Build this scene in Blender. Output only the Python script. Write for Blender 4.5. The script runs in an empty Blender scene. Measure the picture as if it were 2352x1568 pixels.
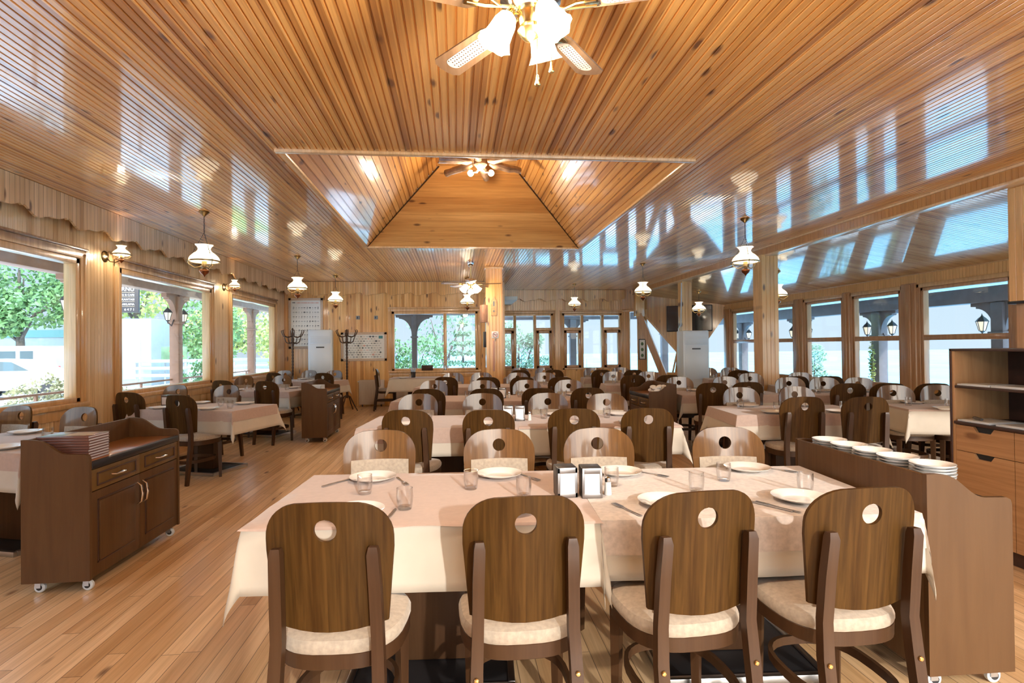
import bpy, bmesh, math, random
from mathutils import Vector, Matrix
R = math.radians
PI = math.pi
random.seed(7)
sc = bpy.context.scene
COL = sc.collection

# ------------------------------------------------------------------ camera
YAW, PIT, ROL, HC, FPX = R(5.75), R(.52), R(.6), 1.45, 1280.0
F = Vector((math.sin(YAW)*math.cos(PIT), math.cos(YAW)*math.cos(PIT), math.sin(PIT)))
R0 = Vector((math.cos(YAW), -math.sin(YAW), 0))
U0 = R0.cross(F)
RV = R0*math.cos(ROL) - U0*math.sin(ROL)
UV = U0*math.cos(ROL) + R0*math.sin(ROL)
cam_d = bpy.data.cameras.new('camera')
cam_d.sensor_width = 36
cam_d.lens = FPX/2352*36
cam_d.clip_end = 8000
cam = bpy.data.objects.new('camera', cam_d)
COL.objects.link(cam)
M = Matrix.Identity(4)
for i in range(3):
    M[i][0], M[i][1], M[i][2] = RV[i], UV[i], -F[i]
M[2][3] = HC
cam.matrix_world = M
sc.camera = cam

# ------------------------------------------------------------------ view, sky, sun
sc.view_settings.view_transform = 'Standard'
sc.view_settings.look = 'None'
sc.view_settings.gamma = 1
sc.view_settings.use_curve_mapping = False
sc.view_settings.exposure = 1.68
cy = sc.cycles
cy.max_bounces = 8
cy.diffuse_bounces = 4
cy.glossy_bounces = 3
cy.transmission_bounces = 6
cy.transparent_max_bounces = 16
cy.sample_clamp_indirect = 6
cy.caustics_reflective = False
cy.caustics_refractive = False
cy.use_denoising = True

SKY0, SKY1, GLOW = .33, 4.0, 1.6
SUN_AZ, SUN_EL = R(14), R(17)          # behind the camera, a little to the right
SDIR = Vector((math.sin(SUN_AZ)*math.cos(SUN_EL), -math.cos(SUN_AZ)*math.cos(SUN_EL), math.sin(SUN_EL)))
w = bpy.data.worlds.new('sky'); sc.world = w
w.use_nodes = True
nt = w.node_tree; N = nt.nodes; L = nt.links
N.clear()
tc = N.new('ShaderNodeTexCoord')
sep = N.new('ShaderNodeSeparateXYZ'); L.new(tc.outputs['Generated'], sep.inputs[0])
ramp = N.new('ShaderNodeValToRGB'); L.new(sep.outputs['Z'], ramp.inputs[0])
e = ramp.color_ramp.elements
e[0].position = 0.0; e[0].color = (.70, .86, 1.0, 1)
e[1].position = .75; e[1].color = (.42, .66, 1.0, 1)
x = e.new(.18); x.color = (.62, .81, 1.0, 1)
dot = N.new('ShaderNodeVectorMath'); dot.operation = 'DOT_PRODUCT'
L.new(tc.outputs['Generated'], dot.inputs[0]); dot.inputs[1].default_value = SDIR
mx = N.new('ShaderNodeMath'); mx.operation = 'MAXIMUM'; L.new(dot.outputs['Value'], mx.inputs[0]); mx.inputs[1].default_value = 0
pw = N.new('ShaderNodeMath'); pw.operation = 'POWER'; L.new(mx.outputs[0], pw.inputs[0]); pw.inputs[1].default_value = 3
ml = N.new('ShaderNodeMath'); ml.operation = 'MULTIPLY_ADD'; L.new(pw.outputs[0], ml.inputs[0])
ml.inputs[1].default_value = GLOW
zs = N.new('ShaderNodeMapRange'); L.new(sep.outputs['Z'], zs.inputs[0]); zs.inputs[1].default_value = .25; zs.inputs[2].default_value = .8
zs.inputs[3].default_value = SKY0; zs.inputs[4].default_value = SKY1; L.new(zs.outputs[0], ml.inputs[2])
wm = N.new('ShaderNodeMix'); wm.data_type = 'RGBA'; L.new(pw.outputs[0], wm.inputs[0]); L.new(ramp.outputs[0], wm.inputs[6]); wm.inputs[7].default_value = (1.0, .90, .76, 1)
bg = N.new('ShaderNodeBackground'); L.new(wm.outputs[2], bg.inputs[0]); L.new(ml.outputs[0], bg.inputs[1])
wo = N.new('ShaderNodeOutputWorld'); L.new(bg.outputs[0], wo.inputs[0])

sd = bpy.data.lights.new('sun', 'SUN'); sd.energy = .85; sd.angle = R(1.0); sd.color = (1, .95, .88)
sun = bpy.data.objects.new('sun', sd); COL.objects.link(sun)
sun.location = SDIR*30
sun.rotation_euler = SDIR.to_track_quat('Z', 'Y').to_euler()

# ------------------------------------------------------------------ materials
def mat(name):
    m = bpy.data.materials.new(name); m.use_nodes = True
    return m, m.node_tree.nodes, m.node_tree.links, m.node_tree.nodes['Principled BSDF']

def plain(name, col, rough=.5, metal=0, coat=0, noise=0, scale=30, bump=0, emit=None, es=0, spec=.5, sheen=0):
    m, n, l, b = mat(name)
    b.inputs['Base Color'].default_value = (*col, 1)
    b.inputs['Roughness'].default_value = rough
    b.inputs['Metallic'].default_value = metal
    b.inputs['Coat Weight'].default_value = coat
    b.inputs['Specular IOR Level'].default_value = spec
    b.inputs['Sheen Weight'].default_value = sheen
    if emit:
        b.inputs['Emission Color'].default_value = (*emit, 1); b.inputs['Emission Strength'].default_value = es
    if noise or bump:
        t = n.new('ShaderNodeTexCoord'); nz = n.new('ShaderNodeTexNoise')
        nz.inputs['Scale'].default_value = scale; nz.inputs['Detail'].default_value = 4
        l.new(t.outputs['Object'], nz.inputs['Vector'])
        if noise:
            r = n.new('ShaderNodeValToRGB'); l.new(nz.outputs['Fac'], r.inputs[0])
            r.color_ramp.elements[0].position = .3; r.color_ramp.elements[1].position = .7
            r.color_ramp.elements[0].color = (*[c*(1-noise) for c in col], 1)
            r.color_ramp.elements[1].color = (*[min(1, c*(1+noise)) for c in col], 1)
            l.new(r.outputs[0], b.inputs['Base Color'])
        if bump:
            bp = n.new('ShaderNodeBump'); bp.inputs['Strength'].default_value = bump; bp.inputs['Distance'].default_value = .003
            l.new(nz.outputs['Fac'], bp.inputs['Height']); l.new(bp.outputs[0], b.inputs['Normal'])
    return m

def math_n(n, l, op, a, b=None, c=None):
    q = n.new('ShaderNodeMath'); q.operation = op
    for i, v in enumerate((a, b, c)):
        if v is None: continue
        if isinstance(v, (int, float)): q.inputs[i].default_value = v
        else: l.new(v, q.inputs[i])
    return q.outputs[0]

def boards(name, across, along, pitch, c0, c1, c2, knot, rough=.3, coat=.6, coat_r=.08, plank=0, seam=0, knots=1.0, spec=.5, vary=1.0, gc=None):
    """varnished boards: per-board tint, stretched grain, knots; seam>0 draws thin gaps, plank>0 cuts boards to a length"""
    m, n, l, b = mat(name)
    t = n.new('ShaderNodeTexCoord'); s = n.new('ShaderNodeSeparateXYZ'); l.new(t.outputs['Object'], s.inputs[0])
    a, g = s.outputs[across], s.outputs[along]
    oth = s.outputs[[k for k in 'XYZ' if k not in (across, along)][0]]
    u = math_n(n, l, 'DIVIDE', a, pitch)
    cell = math_n(n, l, 'FLOOR', u)
    wn = n.new('ShaderNodeTexWhiteNoise'); wn.noise_dimensions = '1D'; l.new(cell, wn.inputs['W'])
    rnd = wn.outputs['Value']
    off = math_n(n, l, 'MULTIPLY_ADD', rnd, 37.0, g)
    if plank:
        q = math_n(n, l, 'DIVIDE', off, plank); pc = math_n(n, l, 'FLOOR', q)
        cid = math_n(n, l, 'MULTIPLY_ADD', pc, 7.13, cell)
        w2 = n.new('ShaderNodeTexWhiteNoise'); w2.noise_dimensions = '1D'; l.new(cid, w2.inputs['W'])
        rnd2 = w2.outputs['Value']
    else:
        rnd2 = rnd
    def vec(x, y, z):
        c = n.new('ShaderNodeCombineXYZ')
        for i, v in enumerate((x, y, z)):
            if isinstance(v, (int, float)): c.inputs[i].default_value = v
            else: l.new(v, c.inputs[i])
        return c.outputs[0]
    sh = math_n(n, l, 'MULTIPLY', rnd2, 91.0)
    nz = n.new('ShaderNodeTexNoise'); nz.inputs['Scale'].default_value = 1; nz.inputs['Detail'].default_value = 5
    nz.inputs['Roughness'].default_value = .6; nz.inputs['Distortion'].default_value = .4
    l.new(vec(math_n(n, l, 'MULTIPLY', a, 55.0), math_n(n, l, 'MULTIPLY', off, 1.6), math_n(n, l, 'MULTIPLY_ADD', oth, 20.0, sh)), nz.inputs['Vector'])
    # broad streaks along the board
    nb = n.new('ShaderNodeTexNoise'); nb.inputs['Scale'].default_value = 1; nb.inputs['Detail'].default_value = 2
    l.new(vec(math_n(n, l, 'MULTIPLY', a, 14.0), math_n(n, l, 'MULTIPLY', off, .7), sh), nb.inputs['Vector'])
    r = n.new('ShaderNodeValToRGB'); l.new(rnd2, r.inputs[0]); r.color_ramp.interpolation = 'LINEAR'
    el = r.color_ramp.elements
    el[0].position = 0; el[0].color = (*c0, 1); el[1].position = 1; el[1].color = (*c2, 1)
    k = el.new(.55); k.color = (*c1, 1)
    r2 = n.new('ShaderNodeValToRGB'); l.new(nz.outputs['Fac'], r2.inputs[0])
    r2.color_ramp.elements[0].position = .32; r2.color_ramp.elements[0].color = (*(gc or (.78, .70, .60)), 1)
    r2.color_ramp.elements[1].position = .62; r2.color_ramp.elements[1].color = (1.08, 1.06, 1.02, 1)
    mm = n.new('ShaderNodeMix'); mm.data_type = 'RGBA'; mm.blend_type = 'MULTIPLY'; mm.inputs[0].default_value = .75*vary
    l.new(r.outputs[0], mm.inputs[6]); l.new(r2.outputs[0], mm.inputs[7])
    r3 = n.new('ShaderNodeValToRGB'); l.new(nb.outputs['Fac'], r3.inputs[0])
    r3.color_ramp.elements[0].position = .35; r3.color_ramp.elements[0].color = (.80, .72, .62, 1)
    r3.color_ramp.elements[1].position = .6; r3.color_ramp.elements[1].color = (1, 1, 1, 1)
    m3 = n.new('ShaderNodeMix'); m3.data_type = 'RGBA'; m3.blend_type = 'MULTIPLY'; m3.inputs[0].default_value = .6*vary
    l.new(mm.outputs[2], m3.inputs[6]); l.new(r3.outputs[0], m3.inputs[7])
    # knots
    vo = n.new('ShaderNodeTexVoronoi'); vo.inputs['Scale'].default_value = 1; vo.inputs['Randomness'].default_value = 1
    l.new(vec(math_n(n, l, 'MULTIPLY', a, 1/.16), math_n(n, l, 'MULTIPLY', off, 1/.42), 0.0), vo.inputs['Vector'])
    wob = math_n(n, l, 'MULTIPLY_ADD', nz.outputs['Fac'], .08, vo.outputs['Distance'])
    r4 = n.new('ShaderNodeValToRGB'); l.new(wob, r4.inputs[0])
    r4.color_ramp.elements[0].position = .13; r4.color_ramp.elements[0].color = (1, 1, 1, 1)
    r4.color_ramp.elements[1].position = .22; r4.color_ramp.elements[1].color = (0, 0, 0, 1)
    csel = n.new('ShaderNodeSeparateColor'); l.new(vo.outputs['Color'], csel.inputs[0])
    pick = math_n(n, l, 'LESS_THAN', csel.outputs[0], .55*knots)
    kf = math_n(n, l, 'MULTIPLY', r4.outputs[0], pick)
    kf = math_n(n, l, 'MULTIPLY', kf, .85)
    m4 = n.new('ShaderNodeMix'); m4.data_type = 'RGBA'; l.new(kf, m4.inputs[0]); l.new(m3.outputs[2], m4.inputs[6])
    m4.inputs[7].default_value = (*knot, 1)
    out = m4.outputs[2]
    hgt = nz.outputs['Fac']
    if seam:
        fr = math_n(n, l, 'FRACT', u)
        d = math_n(n, l, 'ABSOLUTE', math_n(n, l, 'SUBTRACT', fr, .5))
        sm = math_n(n, l, 'GREATER_THAN', d, .5-seam/pitch/2)
        if plank:
            f2 = math_n(n, l, 'FRACT', q); d2 = math_n(n, l, 'ABSOLUTE', math_n(n, l, 'SUBTRACT', f2, .5))
            sm = math_n(n, l, 'MAXIMUM', sm, math_n(n, l, 'GREATER_THAN', d2, .5-seam/plank/2))
        m5 = n.new('ShaderNodeMix'); m5.data_type = 'RGBA'; l.new(math_n(n, l, 'MULTIPLY', sm, .8), m5.inputs[0])
        l.new(out, m5.inputs[6]); m5.inputs[7].default_value = (.09, .05, .025, 1)
        out = m5.outputs[2]
        hgt = math_n(n, l, 'MULTIPLY_ADD', sm, -3.0, hgt)
    l.new(out, b.inputs['Base Color'])
    b.inputs['Roughness'].default_value = rough
    b.inputs['Coat Weight'].default_value = coat; b.inputs['Coat Roughness'].default_value = coat_r
    b.inputs['Specular IOR Level'].default_value = spec
    bp = n.new('ShaderNodeBump'); bp.inputs['Strength'].default_value = .12; bp.inputs['Distance'].default_value = .002
    l.new(hgt, bp.inputs['Height']); l.new(bp.outputs[0], b.inputs['Normal'])
    return m

HON0, HON1, HON2 = (.62, .33, .115), (.50, .235, .07), (.33, .125, .032)
KNOT = (.10, .03, .012)
PITCH = .052
M_CEIL = boards('ceiling_boards', 'X', 'Y', PITCH, (.86, .48, .155), (.76, .385, .105), (.40, .16, .04), KNOT, rough=.34, coat=1.0, coat_r=.07, knots=1.3)
M_CEIL.node_tree.nodes['Principled BSDF'].inputs['Coat IOR'].default_value = 1.65
M_CEILX = boards('hip_boards_across', 'Y', 'X', .11, (.78, .44, .16), (.70, .37, .12), (.58, .28, .085), KNOT, rough=.34, coat=1.0, coat_r=.07, knots=1.7)
M_VER = boards('veranda_ceiling_boards', 'Y', 'X', .055, (.66, .42, .19), (.58, .33, .13), (.42, .20, .07), KNOT, rough=.34, coat=1.0, coat_r=.07)
M_WALLX = boards('wall_boards', 'X', 'Z', .085, (.92, .62, .28), (.86, .52, .195), (.64, .32, .10), KNOT, rough=.3, coat=.7, coat_r=.1, knots=1.8)
M_WALLY = boards('side_wall_boards', 'Y', 'Z', .085, (.86, .66, .41), (.80, .57, .32), (.64, .41, .20), KNOT, rough=.3, coat=.8, coat_r=.1, knots=.45)
M_FLOOR = boards('floor_planks', 'X', 'Y', .088, (.84, .60, .36), (.78, .53, .30), (.66, .42, .215), KNOT, rough=.36, coat=.35, coat_r=.18, plank=2.3, seam=.0035, knots=.6)
M_TRIM = boards('trim_wood', 'X', 'Z', 3.0, (.78, .52, .27), (.74, .48, .235), (.70, .44, .21), KNOT, rough=.3, coat=.7, coat_r=.1, knots=.25)
M_TRIMD = boards('sash_wood', 'X', 'Z', 3.0, (.62, .38, .22), (.60, .36, .20), (.56, .33, .175), KNOT, rough=.35, coat=.5, coat_r=.12, knots=.2)
M_POST = boards('post_boards', 'X', 'Z', .07, (.82, .50, .20), (.75, .42, .15), (.62, .31, .10), KNOT, rough=.3, coat=.7, coat_r=.1, knots=.8)
M_PANEL = boards('walnut_ply', 'X', 'Z', 2.0, (.092, .045, .0115), (.078, .038, .0095), (.066, .031, .0078), (.06, .03, .012), rough=.5, coat=.04, coat_r=.2, spec=.12, knots=0, gc=(.36, .30, .24))
M_PANELF = boards('walnut_ply_varnished', 'X', 'Z', 2.0, (.19, .098, .035), (.17, .086, .03), (.15, .075, .025), (.06, .03, .012), rough=.3, coat=1.0, coat_r=.09, knots=0, gc=(.5, .42, .34))
M_PANELF.node_tree.nodes['Principled BSDF'].inputs['Coat IOR'].default_value = 1.65
M_DARK = boards('dark_stained_wood', 'X', 'Z', 2.0, (.068, .033, .014), (.060, .028, .012), (.052, .024, .0105), (.05, .02, .01), rough=.5, coat=.1, coat_r=.2, spec=.3, knots=0)
M_CART = boards('cart_wood', 'Y', 'Z', 2.0, (.112, .056, .02), (.10, .049, .0175), (.088, .043, .015), (.05, .02, .01), rough=.5, coat=.1, coat_r=.2, spec=.3, knots=0)
M_DRAWER = boards('drawer_front_wood', 'Y', 'Z', 2.0, (.16, .092, .03), (.145, .083, .027), (.13, .073, .024), (.05, .02, .01), rough=.45, coat=.15, coat_r=.2, spec=.3, knots=0)
M_CARTTOP = boards('cart_worktop_wood', 'X', 'Y', 2.0, (.56, .25, .09), (.50, .22, .075), (.46, .19, .065), (.1, .04, .02), rough=.3, coat=.6, coat_r=.1, knots=.2)
M_OAK = boards('oak_veneer', 'Z', 'Y', .6, (.50, .30, .155), (.46, .27, .135), (.42, .235, .115), (.2, .09, .035), rough=.38, coat=.25, coat_r=.2, knots=.3)
M_OAKV = boards('oak_veneer_upright', 'Y', 'Z', .6, (.54, .33, .17), (.50, .295, .145), (.45, .26, .12), (.2, .09, .035), rough=.38, coat=.25, coat_r=.2, knots=.3)
M_WENGE = plain('wenge_board', (.055, .026, .02), .4, noise=.25, scale=12)
M_FABRIC = plain('seat_fabric', (.40, .335, .265), .85, noise=.14, scale=60, bump=.3, sheen=.3)
M_CREAM = plain('cream_cloth', (.58, .53, .45), .75, noise=.04, scale=8, bump=.06, sheen=.2)
M_PINK = plain('beige_overlay_cloth', (.47, .35, .295), .75, noise=.05, scale=40, bump=.1, sheen=.3)
M_VELVET = plain('velvet_overlay_cloth', (.54, .46, .405), .8, noise=.16, scale=45, bump=.12, sheen=.5)
M_PORC = plain('porcelain', (.86, .85, .83), .12, coat=.6)
M_WHITE = plain('white_plastic', (.70, .80, .90), .35, coat=.2)
M_OFFW = plain('off_white_plastic', (.62, .68, .74), .4)
M_BLACK = plain('black_plastic', (.02, .022, .025), .35)
M_CHROME = plain('chrome', (.78, .78, .78), .18, metal=1)
M_STEEL = plain('brushed_steel', (.55, .56, .57), .3, metal=1)
M_STEELD = plain('dull_steel', (.34, .33, .33), .38, metal=1)
M_BRASS = plain('antique_brass', (.30, .22, .11), .28, metal=1)
M_GOLD = plain('bright_brass', (.72, .52, .22), .2, metal=1)
M_IRON = plain('dark_iron', (.045, .042, .045), .4, metal=.6)
M_RAD = plain('radiator_enamel', (.62, .52, .43), .35, coat=.3)
M_FRAMEW = plain('whitewashed_frame', (.66, .55, .45), .5, noise=.06)
M_PAPER = plain('poster_paper', (.86, .91, .92), .35, coat=.5)
M_INK = plain('poster_ink', (.12, .16, .2), .5)
M_INKG = plain('poster_grey_print', (.42, .48, .52), .5)
M_INKR = plain('poster_pink_print', (.72, .45, .42), .5)
M_TEAL = plain('teal_print', (.08, .32, .38), .5)
M_SCREEN = plain('tv_screen', (.012, .014, .02), .12, coat=.4)
M_BROWNLOG = plain('dark_log_bark', (.17, .10, .06), .45, noise=.4, scale=14, bump=.6, coat=.4)
M_LOGCUT = plain('cut_log_wood', (.55, .33, .16), .5, noise=.2, scale=20)
M_CANE = plain('woven_cane', (.55, .49, .45), .55)
M_BLADE = boards('fan_blade_wood', 'X', 'Y', 3.0, (.24, .15, .09), (.22, .14, .08), (.21, .13, .075), (.1, .04, .02), rough=.4, coat=.3, knots=0)
M_MENU = plain('menu_cover', (.16, .07, .055), .35, coat=.3)
M_MENUP = plain('menu_page_edge', (.55, .52, .55), .6)
M_PRINT = plain('menu_print', (.55, .45, .33), .4)
M_NAPKIN = plain('paper_napkin', (.88, .88, .88), .8)
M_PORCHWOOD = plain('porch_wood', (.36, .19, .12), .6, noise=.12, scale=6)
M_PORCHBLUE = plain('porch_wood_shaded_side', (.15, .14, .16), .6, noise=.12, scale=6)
M_SOFFIT = plain('porch_soffit_paint', (.62, .72, .74), .5)
M_PAVE = plain('pale_paving', (.62, .61, .59), .9, noise=.05, scale=1.2)
M_PLASTER = plain('white_plaster', (.24, .29, .31), .85, noise=.03, scale=2)
M_DARKBAND = plain('dark_window_band', (.10, .24, .24), .3)  # dark teal of the building's band and pillars
M_SIGN = plain('sign_board', (.035, .034, .04), .4)
M_SIGNTXT = plain('sign_lettering', (.85, .85, .85), .5)
M_GOLDTXT = plain('sign_rule', (.45, .36, .22), .5)
M_VAN = plain('van_paint', (.30, .31, .33), .35, coat=.5)
M_VANGLASS = plain('van_window', (.06, .09, .10), .2, coat=.2)
M_RUBBER = plain('tyre_rubber', (.02, .02, .022), .7)
M_RED = plain('red_lens', (.6, .03, .03), .3)
M_LEAF = plain('leaf_green', (.10, .22, .075), .6, noise=.35, scale=2.5)
M_LEAFB = plain('leaf_bluish', (.11, .21, .12), .6, noise=.35, scale=2.5)
M_LEAFY = plain('leaf_yellow_green', (.34, .44, .14), .6, noise=.3, scale=2.5)
M_BLOOM = plain('cream_blossom', (.36, .34, .19), .7, noise=.2, scale=5)
M_BARK = plain('bark', (.10, .085, .07), .8, noise=.3, scale=9)
M_LAWN = plain('lawn', (.30, .45, .12), .9, noise=.25, scale=3)
M_PIPEP = plain('pink_conduit', (.60, .34, .27), .5)
M_BLUEG = plain('blue_grey_box', (.25, .29, .32), .4)
M_CUP = plain('smoked_cup', (.03, .03, .035), .2, coat=.4)
M_BLUE = plain('pale_blue_paper', (.45, .58, .75), .7)

def sea_mat():
    m, n, l, b = mat('sea_water')
    t = n.new('ShaderNodeTexCoord'); mp = n.new('ShaderNodeMapping'); mp.inputs['Scale'].default_value = (.004, .0012, 1)
    nz = n.new('ShaderNodeTexNoise'); nz.inputs['Scale'].default_value = 3; nz.inputs['Detail'].default_value = 3
    l.new(t.outputs['Object'], mp.inputs[0]); l.new(mp.outputs[0], nz.inputs['Vector'])
    r = n.new('ShaderNodeValToRGB'); l.new(nz.outputs['Fac'], r.inputs[0])
    r.color_ramp.elements[0].position = .3; r.color_ramp.elements[0].color = (.13, .33, .42, 1)
    r.color_ramp.elements[1].position = .7; r.color_ramp.elements[1].color = (.18, .40, .48, 1)
    l.new(r.outputs[0], b.inputs['Base Color'])
    b.inputs['Roughness'].default_value = .7; b.inputs['Specular IOR Level'].default_value = .2
    return m
M_SEA = sea_mat()

def pane_mat():
    m, n, l, b = mat('window_glass')
    n.remove(b)
    o = n['Material Output']
    tr = n.new('ShaderNodeBsdfTransparent'); tr.inputs[0].default_value = (.97, .99, .99, 1)
    gl = n.new('ShaderNodeBsdfGlossy'); gl.inputs['Roughness'].default_value = .01
    lw = n.new('ShaderNodeLayerWeight'); lw.inputs['Blend'].default_value = .5
    f = math_n(n, l, 'MULTIPLY_ADD', math_n(n, l, 'POWER', lw.outputs['Facing'], 5.0), .5, .02)
    mx = n.new('ShaderNodeMixShader'); l.new(f, mx.inputs[0]); l.new(tr.outputs[0], mx.inputs[1]); l.new(gl.outputs[0], mx.inputs[2])
    l.new(mx.outputs[0], o.inputs[0])
    return m
M_PANE = pane_mat()

def tumbler_mat():
    m, n, l, b = mat('tumbler_glass')
    n.remove(b)
    o = n['Material Output']
    tr = n.new('ShaderNodeBsdfTransparent'); tr.inputs[0].default_value = (.985, .985, .985, 1)
    gl = n.new('ShaderNodeBsdfGlossy'); gl.inputs['Roughness'].default_value = .03
    lw = n.new('ShaderNodeLayerWeight'); lw.inputs['Blend'].default_value = .28
    mx = n.new('ShaderNodeMixShader'); l.new(lw.outputs['Facing'], mx.inputs[0]); l.new(tr.outputs[0], mx.inputs[1]); l.new(gl.outputs[0], mx.inputs[2])
    l.new(mx.outputs[0], o.inputs[0])
    return m
M_TUMBLER = tumbler_mat()
M_SHADE = plain('opal_glass_shade', (.9, .86, .78), .3, coat=.4, emit=(1, .82, .55), es=.5)
M_SHADEHOT = plain('lit_frosted_tulip', (.95, .9, .8), .4, emit=(1, .84, .55), es=3)
M_BULB = plain('lit_bulb', (1, .9, .7), .3, emit=(1, .78, .42), es=8)
M_LANTERN = plain('lantern_glass', (.75, .76, .74), .2, coat=.3, emit=(1, .85, .6), es=.25)
M_COPPER = plain('copper_pot', (.34, .14, .07), .3, metal=1)

# ------------------------------------------------------------------ mesh helpers
class MB:
    def __init__(s): s.v, s.f = [], []
    def add(s, vs, fs):
        o = len(s.v); s.v += [tuple(p) for p in vs]; s.f += [tuple(i+o for i in q) for q in fs]
    def box(s, x0, x1, y0, y1, z0, z1, b=0):
        if x1 < x0: x0, x1 = x1, x0
        if y1 < y0: y0, y1 = y1, y0
        if z1 < z0: z0, z1 = z1, z0
        if not b:
            s.add([(x0, y0, z0), (x1, y0, z0), (x1, y1, z0), (x0, y1, z0), (x0, y0, z1), (x1, y0, z1), (x1, y1, z1), (x0, y1, z1)],
                  [(3, 2, 1, 0), (4, 5, 6, 7), (0, 1, 5, 4), (1, 2, 6, 5), (2, 3, 7, 6), (3, 0, 4, 7)])
            return
        b = min(b, (x1-x0)*.45, (y1-y0)*.45, (z1-z0)*.45)
        bm = bmesh.new()
        bmesh.ops.create_cube(bm, size=1)
        for p in bm.verts:
            p.co = ((x0+x1)/2+p.co.x*(x1-x0), (y0+y1)/2+p.co.y*(y1-y0), (z0+z1)/2+p.co.z*(z1-z0))
        bmesh.ops.bevel(bm, geom=bm.edges[:], offset=b, segments=2, affect='EDGES', profile=.5)
        s.frombm(bm)
    def frombm(s, bm, mtx=None):
        bm.verts.index_update()
        s.add([(mtx @ p.co if mtx else p.co) for p in bm.verts], [[q.index for q in f.verts] for f in bm.faces])
        bm.free()
    def tube(s, path, r, n=8, closed=False, cap=True, flat=None):
        """sweep a circle (or flat=(a,b) rectangle) along path; r number or list"""
        P = [Vector(p) for p in path]; k = len(P); rings = []
        up = Vector((0, 0, 1)); prev = None
        for i in range(k):
            if closed: t = P[(i+1) % k]-P[i-1]
            else: t = P[min(i+1, k-1)]-P[max(i-1, 0)]
            t.normalize()
            if prev is None:
                a = up.cross(t)
                if a.length < 1e-3: a = Vector((1, 0, 0)).cross(t)
            else:
                a = prev - t*prev.dot(t)
                if a.length < 1e-4: a = up.cross(t)
            a.normalize(); prev = a; b = t.cross(a)
            rr = r[i] if isinstance(r, (list, tuple)) else r
            if flat:
                q = [(flat[0], flat[1]), (-flat[0], flat[1]), (-flat[0], -flat[1]), (flat[0], -flat[1])]
                rings.append([P[i]+a*x*rr+b*y*rr for x, y in q])
            else:
                rings.append([P[i]+(a*math.cos(2*PI*j/n)+b*math.sin(2*PI*j/n))*rr for j in range(n)])
        m = len(rings[0]); vs = [p for g in rings for p in g]; fs = []
        for i in range(k if closed else k-1):
            i2 = (i+1) % k
            for j in range(m):
                j2 = (j+1) % m
                fs.append((i*m+j, i*m+j2, i2*m+j2, i2*m+j))
        if cap and not closed:
            fs.append(tuple(range(m))[::-1]); fs.append(tuple((k-1)*m+j for j in range(m)))
        s.add(vs, fs)
    def lathe(s, prof, n=24, c=(0, 0, 0), ruffle=None, axis='Z', cap=True):
        """profile [(r,z)...]; ruffle(i, ang) scales the radius"""
        vs, fs = [], []; k = len(prof)
        for i, (r, z) in enumerate(prof):
            for j in range(n):
                a = 2*PI*j/n; rr = r*(ruffle(i, a) if ruffle else 1); dz = 0
                p = (rr*math.cos(a), rr*math.sin(a), z)
                if axis == 'Y': p = (p[0], p[2], p[1])
                if axis == 'X': p = (p[2], p[0], p[1])
                vs.append((c[0]+p[0], c[1]+p[1], c[2]+p[2]))
        for i in range(k-1):
            for j in range(n):
                j2 = (j+1) % n
                fs.append((i*n+j, i*n+j2, (i+1)*n+j2, (i+1)*n+j))
        if cap:
            if prof[0][0] > 1e-5: fs.append(tuple(range(n))[::-1])
            if prof[-1][0] > 1e-5: fs.append(tuple((k-1)*n+j for j in range(n)))
        s.add(vs, fs)
    def prism(s, poly, axis, a0, a1):
        """extrude a 2D polygon along axis from a0 to a1; poly in the two other axes (in order)"""
        def p3(p, a):
            return {'X': (a, p[0], p[1]), 'Y': (p[0], a, p[1]), 'Z': (p[0], p[1], a)}[axis]
        k = len(poly)
        s.add([p3(p, a0) for p in poly]+[p3(p, a1) for p in poly],
              [tuple(range(k))[::-1], tuple(range(k, 2*k))]+[(i, (i+1) % k, (i+1) % k+k, i+k) for i in range(k)])
    def ball(s, c, r, seg=10, rings=7, sc3=(1, 1, 1)):
        bm = bmesh.new(); bmesh.ops.create_uvsphere(bm, u_segments=seg, v_segments=rings, radius=r)
        for p in bm.verts: p.co = Vector((p.co.x*sc3[0]+c[0], p.co.y*sc3[1]+c[1], p.co.z*sc3[2]+c[2]))
        s.frombm(bm)
    def xf(s, mtx):
        s.v = [tuple(mtx @ Vector(p)) for p in s.v]; return s
    def build(s, name, material, parent=None, smooth=35, kind=None, label=None, loc=None):
        me = bpy.data.meshes.new(name); me.from_pydata(s.v, [], s.f); me.validate()
        bm = bmesh.new(); bm.from_mesh(me); bmesh.ops.recalc_face_normals(bm, faces=bm.faces[:]); bm.to_mesh(me); bm.free()
        me.materials.append(material)
        if smooth:
            me.polygons.foreach_set('use_smooth', [True]*len(me.polygons)); me.set_sharp_from_angle(angle=R(smooth))
        o = bpy.data.objects.new(name, me); COL.objects.link(o)
        if parent: o.parent = parent
        if kind: o['kind'] = kind
        if label: o['label'] = label
        if loc: o.location = loc
        return o

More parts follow.
